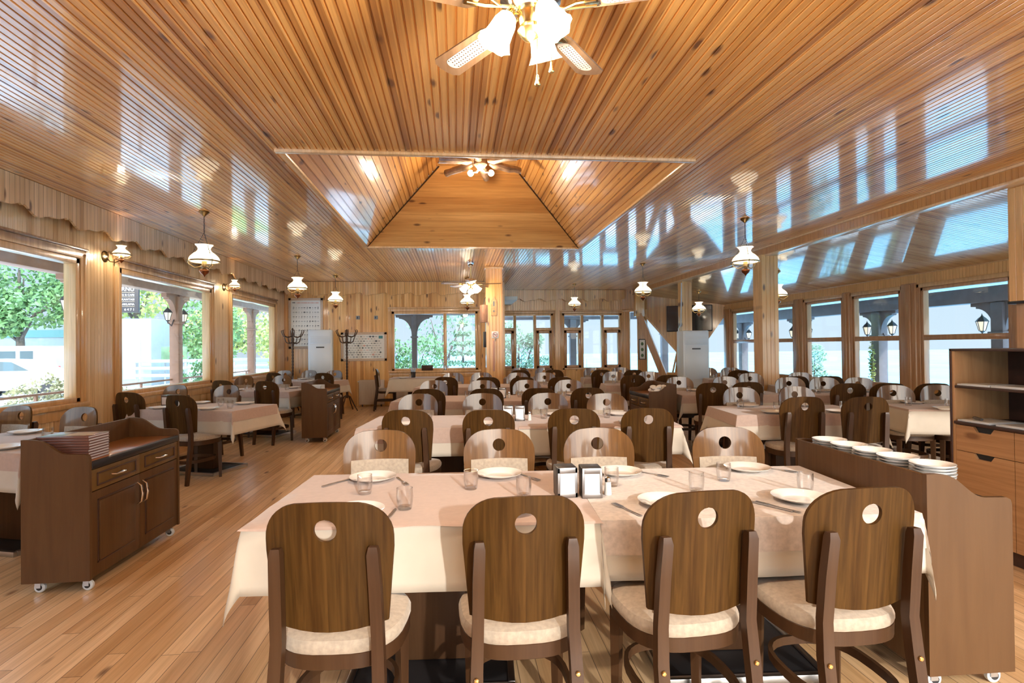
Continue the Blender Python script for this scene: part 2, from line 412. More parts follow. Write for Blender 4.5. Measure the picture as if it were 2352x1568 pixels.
def tag(o, label, cat, group=None, kind=None):
    o['label'] = label; o['category'] = cat
    if group: o['group'] = group
    if kind: o['kind'] = kind
    return o
def thing(name, label, cat, loc=(0, 0, 0), rz=0, group=None):
    o = bpy.data.objects.new(name, None); COL.objects.link(o); o.empty_display_size = .1
    o.location = loc; o.rotation_euler = (0, 0, rz)
    return tag(o, label, cat, group)
def dup(root, loc, rz=0, label=None, group=None, rot=None):
    r = root.copy(); COL.objects.link(r); r.location = loc; r.rotation_euler = rot or (0, 0, rz)
    if label: r['label'] = label
    if group: r['group'] = group
    def rec(a, b):
        for ch in list(a.children):
            c = ch.copy(); COL.objects.link(c); c.parent = b
            rec(ch, c)
    rec(root, r)
    return r
def struct(o):
    o['kind'] = 'structure'; return o
def lamp(parent, loc, watts, rad=.03, col=(1, .84, .66)):
    d = bpy.data.lights.new('bulb_light', 'POINT'); d.energy = watts; d.shadow_soft_size = rad; d.color = col
    o = bpy.data.objects.new('bulb_light', d); COL.objects.link(o); o.parent = parent; o.location = loc
    return o

def boardwall(mb, O, U, V, Nn, poly, pitch, holes=(), gw=.007, gd=.006, start=0):
    """grooved board sheet on plane O+uU+vV, boards run along V; poly convex in (u,v); holes [(u0,u1,v0,v1)]"""
    O, U, V, Nn = Vector(O), Vector(U), Vector(V), Vector(Nn)
    us = [p[0] for p in poly]; umin, umax = min(us), max(us)
    br = set([umin, umax])
    k = math.floor((umin-start)/pitch)-1
    dep = {}
    while True:
        c = start+k*pitch
        if c > umax+gw: break
        for du, d in ((-gw/2, 0), (-gw*.15, gd), (gw*.15, gd), (gw/2, 0)):
            q = c+du
            if umin < q < umax: br.add(round(q, 5)); dep[round(q, 5)] = d
        k += 1
    for h in holes:
        for q in h[:2]:
            if umin < q < umax: br.add(q)
    for p in poly: br.add(p[0])
    br = sorted(br)
    def vr(u):
        lo, hi = 1e9, -1e9
        for i in range(len(poly)):
            a, b = poly[i], poly[(i+1) % len(poly)]
            if abs(a[0]-b[0]) < 1e-9:
                if abs(u-a[0]) < 1e-6: lo = min(lo, a[1], b[1]); hi = max(hi, a[1], b[1])
                continue
            t = (u-a[0])/(b[0]-a[0])
            if -1e-9 <= t <= 1+1e-9:
                v = a[1]+t*(b[1]-a[1]); lo = min(lo, v); hi = max(hi, v)
        return lo, hi
    for i in range(len(br)-1):
        u0, u1 = br[i], br[i+1]
        if u1-u0 < 1e-6: continue
        um = (u0+u1)/2
        (l0, h0), (l1, h1) = vr(u0+1e-7), vr(u1-1e-7)
        segs = [[(l0, l1), (h0, h1)]]
        for h in sorted(holes, key=lambda q: q[2]):
            if h[0] < um < h[1]:
                nx = []
                for a, b in segs:
                    if h[2] > a[0] and h[2] < b[0]: nx.append([a, (h[2], h[2])])
                    if h[3] < b[0] and h[3] > a[0]: nx.append([(h[3], h[3]), b])
                    if h[3] <= a[0] or h[2] >= b[0]: nx.append([a, b])
                segs = nx
        d0, d1 = dep.get(u0, 0), dep.get(u1, 0)
        for a, b in segs:
            pts = [O+U*u0+V*a[0]-Nn*d0, O+U*u1+V*a[1]-Nn*d1, O+U*u1+V*b[1]-Nn*d1, O+U*u0+V*b[0]-Nn*d0]
            mb.add(pts, [(0, 1, 2, 3)])
def slab_with_holes(mb, O, U, V, Nn, w, h, t, holes):
    """solid backing slab behind a board sheet, with rectangular openings"""
    O, U, V, Nn = Vector(O), Vector(U), Vector(V), Vector(Nn)
    us = sorted(set([0, w]+[q for z in holes for q in z[:2] if 0 < q < w])); vs = sorted(set([0, h]+[q for z in holes for q in z[2:] if 0 < q < h]))
    for i in range(len(us)-1):
        for j in range(len(vs)-1):
            um, vm = (us[i]+us[i+1])/2, (vs[j]+vs[j+1])/2
            if any(z[0] < um < z[1] and z[2] < vm < z[3] for z in holes): continue
            c = [O+U*a+V*b-Nn*d for d in (.009, t) for a, b in ((us[i], vs[j]), (us[i+1], vs[j]), (us[i+1], vs[j+1]), (us[i], vs[j+1]))]
            mb.add(c, [(0, 1, 2, 3), (7, 6, 5, 4), (0, 4, 5, 1), (1, 5, 6, 2), (2, 6, 7, 3), (3, 7, 4, 0)])

# ------------------------------------------------------------------ the room
XL, YB, YB2, ZC = -4.2, 14.2, 16.2, 3.1          # left wall, back wall, deeper back wall, ceiling
XB, XR = 5.3, 7.5                                 # beam line, veranda window wall
YN = -1.2                                         # wall added behind the camera
M_WALLXS = boards('corner_wall_boards', 'X', 'Z', .075, (.80, .52, .25), (.72, .43, .17), (.58, .30, .1), KNOT, rough=.3, coat=.7, coat_r=.1, seam=.004, knots=.6)

mb = MB(); mb.box(XL-.2, XR+.2, YN-1.5, YB2+.2, -.12, 0)
struct(mb.build('floor', M_FLOOR, smooth=0))
# main ceiling of narrow boards with the hipped recess cut out
RX0, RX1, RY0, RY1 = -1.42, 2.08, 4.8, 9.25
mb = MB()
boardwall(mb, (XL-.1, YN, ZC), (1, 0, 0), (0, 1, 0), (0, 0, -1), [(0, 0), (XB-XL+.2, 0), (XB-XL+.2, YB2+.1-YN), (0, YB2+.1-YN)], PITCH,
          holes=[(RX0-XL+.1, RX1-XL+.1, RY0-YN, RY1-YN)], gw=.0135, gd=.012)
struct(mb.build('ceiling', M_CEIL, smooth=0))
HI, HZ = 1.2, .96                                  # hip run and rise
LS = math.hypot(HI, HZ)
lenY, lenX = RY1-RY0, RX1-RX0
mb = MB()
boardwall(mb, (RX0, RY0, ZC), (HI/LS, 0, HZ/LS), (0, 1, 0), (HZ/LS, 0, -HI/LS), [(0, 0), (LS, HI), (LS, lenY-HI), (0, lenY)], .075, gw=.0135, gd=.012)
boardwall(mb, (RX1, RY0, ZC), (-HI/LS, 0, HZ/LS), (0, 1, 0), (-HZ/LS, 0, -HI/LS), [(0, 0), (LS, HI), (LS, lenY-HI), (0, lenY)], .075, gw=.0135, gd=.012)
struct(mb.build('ceiling', M_CEIL, smooth=0))
mb = MB()
boardwall(mb, (RX0, RY1, ZC), (0, -HI/LS, HZ/LS), (1, 0, 0), (0, -HZ/LS, -HI/LS), [(0, 0), (LS, HI), (LS, lenX-HI), (0, lenX)], .11, gw=.004, gd=.003)
boardwall(mb, (RX0, RY0, ZC), (0, HI/LS, HZ/LS), (1, 0, 0), (0, HZ/LS, -HI/LS), [(0, 0), (LS, HI), (LS, lenX-HI), (0, lenX)], .11, gw=.004, gd=.003)
boardwall(mb, (RX0+HI, RY0+HI, ZC+HZ), (0, 1, 0), (1, 0, 0), (0, 0, -1), [(0, 0), (lenY-2*HI, 0), (lenY-2*HI, lenX-2*HI), (0, lenX-2*HI)], .11, gw=.004, gd=.003)
struct(mb.build('ceiling', M_CEILX, smooth=0))
# light moulding round the recess and dark hip battens
mb = MB(); t = .035
mb.box(RX0-.06, RX1+.06, RY0-.05, RY0+.01, ZC-.022, ZC+.02, .006)
mb.box(RX0-.05, RX1+.05, RY1-.01, RY1+.04, ZC-.018, ZC+.02, .006)
mb.box(RX0-.04, RX0+.01, RY0, RY1, ZC-.018, ZC+.02, .006); mb.box(RX1-.01, RX1+.04, RY0, RY1, ZC-.018, ZC+.02, .006)
struct(mb.build('trim_1', M_TRIM))
mb = MB()
for cx, sx in ((RX0, 1), (RX1, -1)):
    for cyy, sy in ((RY0, 1), (RY1, -1)):
        mb.tube([(cx, cyy, ZC+.004), (cx+sx*HI, cyy+sy*HI, ZC+HZ-.008)], .013, 6)
struct(mb.build('trim_2', M_DARK))

# veranda lean-to ceiling, boards running down the slope
VZ0, VZ1 = 2.955, 2.555
vl = math.hypot(XR-XB, VZ0-VZ1); vu = Vector((XR-XB, 0, VZ1-VZ0))/vl; vn = Vector((vu.z, 0, -vu.x))
mb = MB()
boardwall(mb, (XB, YN, VZ0), (0, 1, 0), vu, vn, [(0, 0), (YB2-YN+.1, 0), (YB2-YN+.1, vl+.1), (0, vl+.1)], .055, gw=.009, gd=.006)
struct(mb.build('ceiling', M_VER, smooth=0))
# beam between hall and veranda, clad in short upright boards
mb = MB()
boardwall(mb, (XB-.07, YN, 2.96), (0, 1, 0), (0, 0, 1), (-1, 0, 0), [(0, 0), (YB2-YN, 0), (YB2-YN, .14), (0, .14)], .06, gw=.006, gd=.005)
mb.box(XB-.06, XB+.07, YN, YB2, 2.965, 3.12)
struct(mb.build('trim_3', M_POST, smooth=0))
mb = MB(); mb.box(XB-.085, XB+.08, YN, YB2, 2.942, 2.966, .005); mb.box(XB-.09, XB-.06, YN, YB2, 3.075, 3.1, .004)
struct(mb.build('trim_4', M_TRIM))

def frame_basis(O, U, Nn):
    U, Nn = Vector(U).normalized(), Vector(Nn).normalized(); V = Vector((0, 0, 1))
    m = Matrix.Identity(4)
    for i in range(3): m[i][0], m[i][1], m[i][2], m[i][3] = U[i], Nn[i], V[i], O[i]
    return m
nwin = [0]
def window(O, U, Nn, u0, u1, v0, v1, bays=(), rails=(), frame=.07, dep=.12, sill=True, casing=.09, m=None, label=None):
    """fixed window in a wall plane; local x along the wall, y into the room, z up. bays: mullion centres, rails: (ua,ub,z,h)"""
    nwin[0] += 1
    m = m or M_TRIM
    B = frame_basis(O, U, Nn)
    mb = MB(); f = frame
    mb.box(u0, u0+f, -dep, .012, v0, v1, .008); mb.box(u1-f, u1, -dep, .012, v0, v1, .008)
    mb.box(u0, u1, -dep, .012, v1-f, v1, .008); mb.box(u0, u1, -dep, .012, v0, v0+f*.8, .008)
    for c in bays: mb.box(c-.04, c+.04, -dep, .01, v0, v1, .008)
    for ua, ub, z, h in rails: mb.box(ua, ub, -dep, .008, z-h/2, z+h/2, .008)
    mb.xf(B)
    fr = mb.build('window_%d' % nwin[0], m); fr['kind'] = 'structure'
    if casing:
        cb = MB(); k = casing
        for a, b in ((u0-k, u0), (u1, u1+k)):
            cb.box(a, b, .0, .022, v0-.02, v1+k, .006); cb.box(a+k*.55, b-.01, .0, .034, v0-.02, v1+k*.6, .006)
        cb.box(u0-k, u1+k, 0, .024, v1, v1+k, .006); cb.box(u0-k-.01, u1+k+.01, 0, .045, v1+k, v1+k+.03, .006)
        cb.xf(B); cb.build('casing', m, fr)
    if sill:
        sb = MB(); sb.box(u0-.08, u1+.08, -.02, .07, v0-.05, v0+.004, .01); sb.box(u0-.06, u1+.06, 0, .03, v0-.16, v0-.05, .006)
        sb.xf(B); sb.build('sill', m, fr)
    pb = MB(); pb.box(u0+f*.8, u1-f*.8, -dep*.55, -dep*.55+.006, v0+f*.6, v1-f*.8); pb.xf(B); pb.build('pane', M_PANE, fr, smooth=0)
    return fr

# --- left wall with three big windows
WZ0, WZ1 = .88, 2.49
wl = [(-.7, 2.6), (3.55, 6.70), (7.42, 10.08), (10.94, 13.50)]  # first span: unseen bare opening added to let in more daylight
holes = [(a-YN, b-YN, WZ0, WZ1) for a, b in wl]
mb = MB()
boardwall(mb, (XL, YN, 0), (0, 1, 0), (0, 0, 1), (1, 0, 0), [(0, 0), (YB-YN, 0), (YB-YN, ZC), (0, ZC)], .06, holes=holes, gw=.006, gd=.006)
slab_with_holes(mb, (XL, YN, 0), (0, 1, 0), (0, 0, 1), (1, 0, 0), YB-YN, ZC, .14, holes)
struct(mb.build('wall_left', M_WALLY, smooth=0))
for a, b in wl[1:]:
    window((XL, 0, 0), (0, 1, 0), (1, 0, 0), a, b, WZ0, WZ1)
def valance(O, U, Nn, length, name, m, z0=3.095, base=2.80, ph=0.0):
    mb = MB(); n = int(length/.02); B = frame_basis(O, U, Nn)
    def fz(s):
        t = ((s+ph)/.62) % 1
        z = base + .032*math.cos(2*PI*t) + .018*math.sin(4*PI*t)
        return z - (.018 if .05 < t < .11 else 0)
    vs, fs = [], []
    for i in range(n+1):
        s = length*i/n
        for y, z in ((.10, z0), (.10, fz(s)), (.075, fz(s)), (.075, z0)): vs.append((s, y, z))
    for i in range(n):
        a, b = i*4, i*4+4
        for j in range(4): fs.append((a+j, b+j, b+(j+1) % 4, a+(j+1) % 4))
    mb.add(vs, fs); mb.xf(B)
    return struct(mb.build(name, m, smooth=30))
M_VAL = boards('valance_boards', 'Y', 'Z', .06, (.84, .63, .40), (.77, .55, .32), (.62, .40, .21), KNOT, rough=.3, coat=.8, seam=.004, knots=.5)
M_VALX = boards('back_valance_boards', 'X', 'Z', .06, (.90, .60, .27), (.84, .51, .19), (.66, .34, .11), KNOT, rough=.3, coat=.7, seam=.004, knots=1.0)
valance((XL+.05, YN, 0), (0, 1, 0), (1, 0, 0), YB-YN, 'trim_5', M_VAL, base=2.805)
mb = MB(); mb.box(XL, XL+.05, YN, YB, 2.95, 3.1); mb.box(XL, XL+.12, YN, YB, 3.078, 3.1, .005)
struct(mb.build('trim_6', M_TRIM))

# --- back wall, left part
bx0, bx1 = -1.60, .56
BH = [(bx0-XL, bx1-XL, .87, 2.36)]
mb = MB()
boardwall(mb, (XL, YB, 0), (1, 0, 0), (0, 0, 1), (0, -1, 0), [(0, 0), (1.25-XL, 0), (1.25-XL, ZC), (0, ZC)], .085, holes=BH)
slab_with_holes(mb, (XL, YB, 0), (1, 0, 0), (0, 0, 1), (0, -1, 0), 1.25-XL, ZC, .14, BH)
struct(mb.build('wall_back', M_WALLX, smooth=0))
window((0, YB, 0), (1, 0, 0), (0, -1, 0), bx0, bx1, .87, 2.36, bays=(-.27,), casing=.08)
valance((XL+.1, YB, 0), (1, 0, 0), (0, -1, 0), 1.2-XL-.1, 'trim_7', M_VALX, base=2.79, ph=.2)
mb = MB()
boardwall(mb, (1.25, YB, 0), (0, 1, 0), (0, 0, 1), (1, 0, 0), [(0, 0), (YB2-YB, 0), (YB2-YB, ZC), (0, ZC)], .085)
mb.box(1.1, 1.24, YB+.14, YB2, 0, ZC)
struct(mb.build('wall_return', M_WALLY, smooth=0))
# --- deeper back wall with casement windows
BH = [(0.05, 1.60, .75, 2.41), (1.87, 3.67, .75, 2.41)]
mb = MB()
boardwall(mb, (1.25, YB2, 0), (1, 0, 0), (0, 0, 1), (0, -1, 0), [(0, 0), (3.75, 0), (3.75, ZC), (0, ZC)], .07, holes=BH)
slab_with_holes(mb, (1.25, YB2, 0), (1, 0, 0), (0, 0, 1), (0, -1, 0), 3.75, ZC, .14, BH)
struct(mb.build('wall_far', M_WALLX, smooth=0))
def casement(fr, B, u0, u1, v0, v1, hx):
    mb = MB(); f = .085
    for a, b, c, d in ((u0, u0+f, v0, v1), (u1-f, u1, v0, v1), (u0, u1, v0, v0+f), (u0, u1, v1-f, v1)):
        mb.box(a, b, -.09, .03, c, d, .01)
    mb.xf(B); c = mb.build('casement', M_TRIMD, fr)
    hb = MB(); hb.box(hx-.012, hx+.012, .03, .05, 1.52, 1.66, .004); hb.tube([(hx, .05, 1.6), (hx, .075, 1.6), (hx, .075, 1.5)], .009, 6)
    hb.xf(B); hb.build('handle', M_STEEL, c)
Bk = frame_basis((0, YB2, 0), (1, 0, 0), (0, -1, 0))
fr = window((0, YB2, 0), (1, 0, 0), (0, -1, 0), 1.30, 2.85, .75, 2.41, bays=(1.72, 2.31), rails=((1.30, 1.72, 1.95, .08), (2.31, 2.85, 1.95, .08)), casing=.06, sill=False)
casement(fr, Bk, 1.34, 1.69, .80, 1.91, 1.65); casement(fr, Bk, 2.35, 2.81, .80, 1.91, 2.40)
fr = window((0, YB2, 0), (1, 0, 0), (0, -1, 0), 3.12, 4.92, .75, 2.41, bays=(3.72, 4.34), rails=((3.12, 3.72, 1.95, .08), (4.34, 4.92, 1.95, .08)), casing=.06, sill=False)
casement(fr, Bk, 3.17, 3.68, .80, 1.91, 3.63); casement(fr, Bk, 4.38, 4.88, .80, 1.91, 4.43)
valance((1.25, YB2, 0), (1, 0, 0), (0, -1, 0), 3.75, 'trim_8', M_VALX, base=2.80, ph=.1)
# --- canted corner wall behind the television: hanging board panel over big panes
CA, CB = Vector((4.95, 16.2, 0)), Vector((7.5, 14.9, 0)); CL = (CB-CA).length
cu = (CB-CA)/CL; cn = Vector((cu.y, -cu.x, 0))
Bc = frame_basis(CA, cu, cn)
S = lambda s: s*CL
mb = MB()
poly = [(.19, 3.1), (1.0, 3.1), (1.0, 2.30), (.80, 1.46), (.68, 1.1), (.70, 0), (.49, 0), (.545, 1.25), (.19, 2.46)]
mb.prism([(S(a), z) for a, z in poly], 'Y', -.08, 0)
mb.xf(Bc); struct(mb.build('wall_corner', M_WALLXS, smooth=0))
mb = MB(); mb.box(0, S(1), -.1, 0, 0, .62); mb.box(0, S(.2), -.1, 0, 2.5, 3.1)
mb.box(S(.165), S(.235), -.1, -.01, .6, 2.5); mb.box(S(0), S(.06), -.1, .01, .6, 2.5)
mb.xf(Bc); struct(mb.build('wall_corner', M_WALLXS, smooth=0))
nwin[0] += 1
mb = MB()
for s0, s1 in ((.06, .075), (.15, .165), (.235, .25), (.985, 1.0)): mb.box(S(s0), S(s1), -.1, .02, .6, 2.5, .006)
mb.box(0, S(1), -.1, .04, .58, .66, .01); mb.box(0, S(.2), -.1, .03, 2.44, 2.52, .01)
for (a, za), (b, zb) in (((.19, 2.46), (.545, 1.25)), ((1.0, 2.30), (.80, 1.46)), ((.545, 1.25), (.50, .66))):
    mb.tube([(S(a), .012, za), (S(b), .012, zb)], 1, flat=(.03, .025))
mb.xf(Bc); fr = mb.build('window_%d' % nwin[0], M_TRIM); fr['kind'] = 'structure'
mb = MB(); mb.box(S(.06), S(1), -.07, -.064, .6, 2.5); mb.xf(Bc); mb.build('pane', M_PANE, fr, smooth=0)

# --- veranda window wall
PY = [14.72, 11.50, 10.00, 8.51, 6.70, 4.2, 1.9, -1.0]
PW = [.46, .42, .26, .40, .24, .3, .3, .3]
mb = MB(); mb.box(XR, XR+.1, YN, 14.95, 0, .70); mb.box(XR, XR+.1, YN, 14.95, 2.32, 2.62)
boardwall(mb, (XR-.012, YN, 2.40), (0, 1, 0), (0, 0, 1), (-1, 0, 0), [(0, 0), (14.9-YN, 0), (14.9-YN, .18), (0, .18)], .055, gw=.006, gd=.005)
struct(mb.build('wall_right', M_POST, smooth=0))
for i, (y, wd) in enumerate(zip(PY, PW)):
    mb = MB(); mb.box(XR-.06, XR+.1, y-wd*.36, y+wd*.36, 0, 2.42, .012); mb.box(XR-.085, XR-.05, y-wd*.16, y+wd*.16, 0, 2.40, .01)
    mb.box(XR-.03, XR+.08, y-wd*.5, y+wd*.5, 0, 2.40, .012)
    struct(mb.build('trim_%d' % (10+i), M_TRIMD))
for i in range(len(PY)-1):
    a, b = PY[i+1]+PW[i+1]*.5, PY[i]-PW[i]*.5
    window((XR, 0, 0), (0, 1, 0), (-1, 0, 0), a, b, .70, 2.33, rails=((a, b, 1.525, .085),), frame=.055, dep=.09, casing=0, sill=False, m=M_TRIMD)
mb = MB(); mb.box(XR-.03, XR+.02, YN, 14.9, 2.33, 2.40, .008); mb.box(XR-.05, XR+.02, YN, 14.9, 2.555, 2.58, .005)
struct(mb.build('trim_20', M_TRIM))
# --- unseen wall added behind the camera to shape sunlight: solid left, open right
mb = MB()
mb.box(XL-.14, 0.0, YN-.15, YN, 0, ZC); mb.box(0, XR, YN-.15, YN, 3.0, ZC+.1); mb.box(5.45, 5.75, YN-.15, YN, 0, 3.0)
struct(mb.build('wall_rear_sun_mask', M_WALLXS, smooth=0))

def clad_post(name, label, x, y, sx, sy, z0, z1, m, cap=True):
    n = max(2, round(sx/.07)); mb = MB(); pts = []
    hx, hy = sx/2, sy/2; g = .006
    def side(p, q, nrm, k):
        p, q = Vector(p), Vector(q); out = []
        for i in range(k):
            a, b = p+(q-p)*(i/k), p+(q-p)*((i+1)/k); d = (q-p).normalized()
            out += [a+d*g*.7 if i else a, b-d*g*.7 if i < k-1 else b]
            if i < k-1: out.append(b-Vector(nrm)*g)
        return out
    c = [(-hx, -hy), (hx, -hy), (hx, hy), (-hx, hy)]
    ny = max(2, round(sy/.07))
    for (p, q, nr, k) in ((c[0], c[1], (0, -1), n), (c[1], c[2], (1, 0), ny), (c[2], c[3], (0, 1), n), (c[3], c[0], (-1, 0), ny)):
        pts += [tuple(v) for v in side(p, q, nr, k)][:-1]
    mb.prism(pts, 'Z', z0, z1)
    o = thing(name, label, 'post', (x, y, 0))
    mb.build('shaft', m, o, smooth=0)
    if cap:
        cb = MB(); cb.box(-hx-.02, hx+.02, -hy-.02, hy+.02, z1-.05, z1, .006); cb.build('cap_moulding', M_TRIM, o)
    bb = MB(); bb.box(-hx-.015, hx+.015, -hy-.015, hy+.015, z0, z0+.09, .006)
    if z0 < .01: bb.build('plinth', M_TRIM, o)
    return o
col_m = clad_post('wooden_column', 'free-standing board-clad column carrying the no smoking sign', .79, 11.57, .34, .34, 0, ZC, M_POST)
col_r = clad_post('wooden_column', 'board-clad post under the beam, right of the large bright pendant', XB, 9.08, .29, .28, 0, 2.96, M_POST, cap=False)
col_t = clad_post('wooden_column', 'board-clad post standing directly behind the right tall air conditioner', XB+.12, 12.75, .24, .24, 0, 2.96, M_POST, cap=False)
col_n = thing('wooden_column', 'nearest board-clad post at the right edge, above the oak cabinet', 'post', (5.57, 4.80, 0))
t = clad_post('cladding', '', 0, 0, .34, .28, 1.84, ZC, M_POST, cap=False)
for ch in list(t.children): ch.parent = col_n; ch.name = 'upper_cladding'
bpy.data.objects.remove(t)
mb = MB(); mb.box(-.10, -.02, -.14, .14, 0, 1.86, .006); mb.build('shaft', M_TRIMD, col_n)
mb = MB(); mb.box(-.15, .21, -.18, .18, 1.815, 1.845, .004); mb.build('bottom_cap', M_IRON, col_n)
t = thing('display_fridge', 'dark-framed glass display case under the nearest clad post', 'fridge', (5.78, 4.78, 0))
mb = MB(); mb.box(-.2, -.17, -.17, .17, 0, 1.8, .004); mb.box(.2, .23, -.17, .17, 0, 1.8, .004); mb.box(-.2, .23, -.17, .17, 1.76, 1.8, .004); mb.box(-.2, .23, -.17, .17, 0, .12, .004)
mb.build('frame', M_IRON, t)
mb = MB(); mb.box(-.17, .2, .12, .14, .1, 1.76); mb.build('back_panel', M_SOFFIT, t)
mb = MB(); mb.box(-.17, .2, -.16, -.15, .12, 1.76); mb.build('door_glass', M_PANE, t, smooth=0)
for z in (.55, 1.0, 1.4):
    mb = MB(); mb.box(-.17, .2, -.13, .12, z, z+.012); mb.build('shelf', M_STEEL, t)
# corner post and slanting brace at the far right
t = thing('wooden_brace', 'slanting timber brace below the short post, left of the television', 'brace', (5.30, 15.72, 0))
mb = MB(); mb.box(-.13, .13, -.1, .1, 2.28, 2.93, .01); mb.build('post', M_POST, t)
mb = MB(); mb.tube([(0, 0, 2.34), (.62, -.34, .50)], 1, flat=(.1, .09)); mb.build('strut', M_TRIMD, t)

# ------------------------------------------------------------------ chairs
def lerp(a, b, t): return a+(b-a)*t
CH_TOP = .965
def back_y(x, z):
    return lerp(-.205, -.255, (z-.5)/.465) + .055*(abs(x)/.21)**2
def panel_mesh():
    zb, zt, hz, hr = .558, CH_TOP, .876, .036
    def hw(z): return .182+.023*min(1, max(0, (z-.54)/.26))
    out = []
    for i in range(9): out.append((lerp(-hw(zb), hw(zb), i/8), zb-.018*math.sin(PI*i/8)))
    rc = .125; n = 9
    for i in range(1, 7): z = lerp(zb, zt-rc, i/7); out.append((hw(z), z))
    for i in range(n+1):
        a = PI/2*i/n; out.append((hw(zt-rc)-rc+rc*math.cos(a), zt-rc+rc*math.sin(a)*.98))
    for i in range(1, 4): out.append((lerp(hw(zt-rc)-rc, -(hw(zt-rc)-rc), i/4), zt-rc*.02+.004*math.sin(PI*i/4)))
    for i in range(n+1):
        a = PI/2+PI/2*i/n; out.append((-(hw(zt-rc)-rc)+rc*math.cos(a), zt-rc+rc*math.sin(a)*.98))
    for i in range(1, 7): z = lerp(zt-rc, zb, i/7); out.append((-hw(z), z))
    K = len(out); RG = 6; th = .007
    mb = MB(); vs, fs = [], []
    for side in (1, -1):
        for r in range(RG+1):
            t = (r/RG)**1.1
            for (ox, oz) in out:
                a = math.atan2(oz-hz, ox)
                x, z = lerp(hr*math.cos(a), ox, t), lerp(hz+hr*math.sin(a), oz, t)
                vs.append((x, back_y(x, z)+side*th, z))
    off = (RG+1)*K
    for r in range(RG):
        for j in range(K):
            k = (j+1) % K
            fs.append((r*K+j, r*K+k, (r+1)*K+k, (r+1)*K+j)); fs.append((off+r*K+j, off+(r+1)*K+j, off+(r+1)*K+k, off+r*K+k))
    for j in range(K):
        k = (j+1) % K
        fs.append((j, off+j, off+k, k)); fs.append((RG*K+j, RG*K+k, off+RG*K+k, off+RG*K+j))
    mb.add(vs, fs); return mb
def seat_outline(s=1.0, n=36):
    pts = []
    for i in range(n):
        a = 2*PI*i/n; c, q = math.cos(a), math.sin(a)
        ex = 2/2.9
        x = .222*s*math.copysign(abs(c)**ex, c); y = .215*s*math.copysign(abs(q)**ex, q)
        x *= 1 + .06*(y/.215) - .02
        pts.append((x, y*.965+.012*s))
    return pts
def loft(mb, rings, cap=True):
    n = len(rings[0]); vs = [p for r in rings for p in r]; fs = []
    for i in range(len(rings)-1):
        for j in range(n):
            k = (j+1) % n; fs.append((i*n+j, i*n+k, (i+1)*n+k, (i+1)*n+j))
    if cap: fs += [tuple(range(n))[::-1], tuple((len(rings)-1)*n+j for j in range(n))]
    mb.add(vs, fs)
def make_chair(label, screws):
    t = thing('dining_chair', label, 'chair')
    pb = panel_mesh().build('backrest', M_PANEL, t); pb.data.materials.append(M_PANELF)
    for f in pb.data.polygons:
        if f.normal.y > .5: f.material_index = 1
    mb = MB(); vs, fs = [], []
    nx, nz = 8, 6
    for side in (0, 1):
        for i in range(nz+1):
            for j in range(nx+1):
                x, z = lerp(-.163, .163, j/nx), lerp(.54, .80, i/nz)
                e = .006 if (i in (0, nz) or j in (0, nx)) else .016
                vs.append((x, back_y(x, z)+(.0075 if side == 0 else .008+e), z))
    n2 = (nx+1)*(nz+1)
    for i in range(nz):
        for j in range(nx):
            q = i*(nx+1)+j; fs.append((q, q+1, q+nx+2, q+nx+1)); fs.append((n2+q, n2+q+nx+1, n2+q+nx+2, n2+q+1))
    bd = [j for j in range(nx+1)]+[i*(nx+1)+nx for i in range(1, nz+1)]+[nz*(nx+1)+j for j in range(nx-1, -1, -1)]+[i*(nx+1) for i in range(nz-1, 0, -1)]
    for a in range(len(bd)):
        b = (a+1) % len(bd); fs.append((bd[a], n2+bd[a], n2+bd[b], bd[b]))
    mb.add(vs, fs); mb.build('back_pad', M_FABRIC, t, label='pale upholstered pad on the front of the backrest')
    mb = MB()
    loft(mb, [[(x, y, z) for x, y in seat_outline(s)] for s, z in ((.97, .452), (1.0, .466), (1.0, .482), (.96, .498), (.8, .508), (.45, .512))])
    mb.build('seat', M_FABRIC, t, label='beige fabric seat cushion')
    mb = MB()
    loft(mb, [[(x, y, z) for x, y in seat_outline(s)] for s, z in ((.95, .402), (.985, .407), (.99, .454), (.96, .459))])
    mb.build('seat_frame', M_DARK, t)
    for sx in (-1, 1):
        mb = MB(); mb.tube([(sx*.165, -.285, 0), (sx*.165, -.262, .2), (sx*.163, -.232, .40), (sx*.158, -.222, .52), (sx*.155, -.238, .68), (sx*.151, -.255, .805), (sx*.151, -.253, .825)],
                           [.85, 1, 1.05, 1, 1, .95, .7], flat=(.019, .019))
        lg = mb.build('leg', M_DARK, t, smooth=50)
        if screws:
            for z, y in ((.385, -.259), (.235, -.281)):
                mb = MB(); mb.lathe([(.0, -.004), (.006, -.0035), (.0085, -.001), (.0085, .004)], 12, axis='Y'); mb.build('screw', M_GOLD, lg, loc=(sx*.165, y, z))
        mb = MB(); mb.tube([(sx*.172, .172, 0), (sx*.168, .168, .415)], [.72, 1.05], flat=(.02, .02)); mb.build('leg', M_DARK, t, smooth=50)
    mb = MB(); pts = []
    for i in range(28):
        a = 2*PI*i/28; pts.append((.176*math.copysign(abs(math.cos(a))**.75, math.cos(a)), -.03+.215*math.copysign(abs(math.sin(a))**.75, math.sin(a)), .235))
    mb.tube(pts, 1, closed=True, flat=(.008, .017)); mb.build('stretcher', M_DARK, t)
    return t
CH_NEAR = make_chair('tmp', True); CH_FAR = make_chair('tmp', False)
used = set()
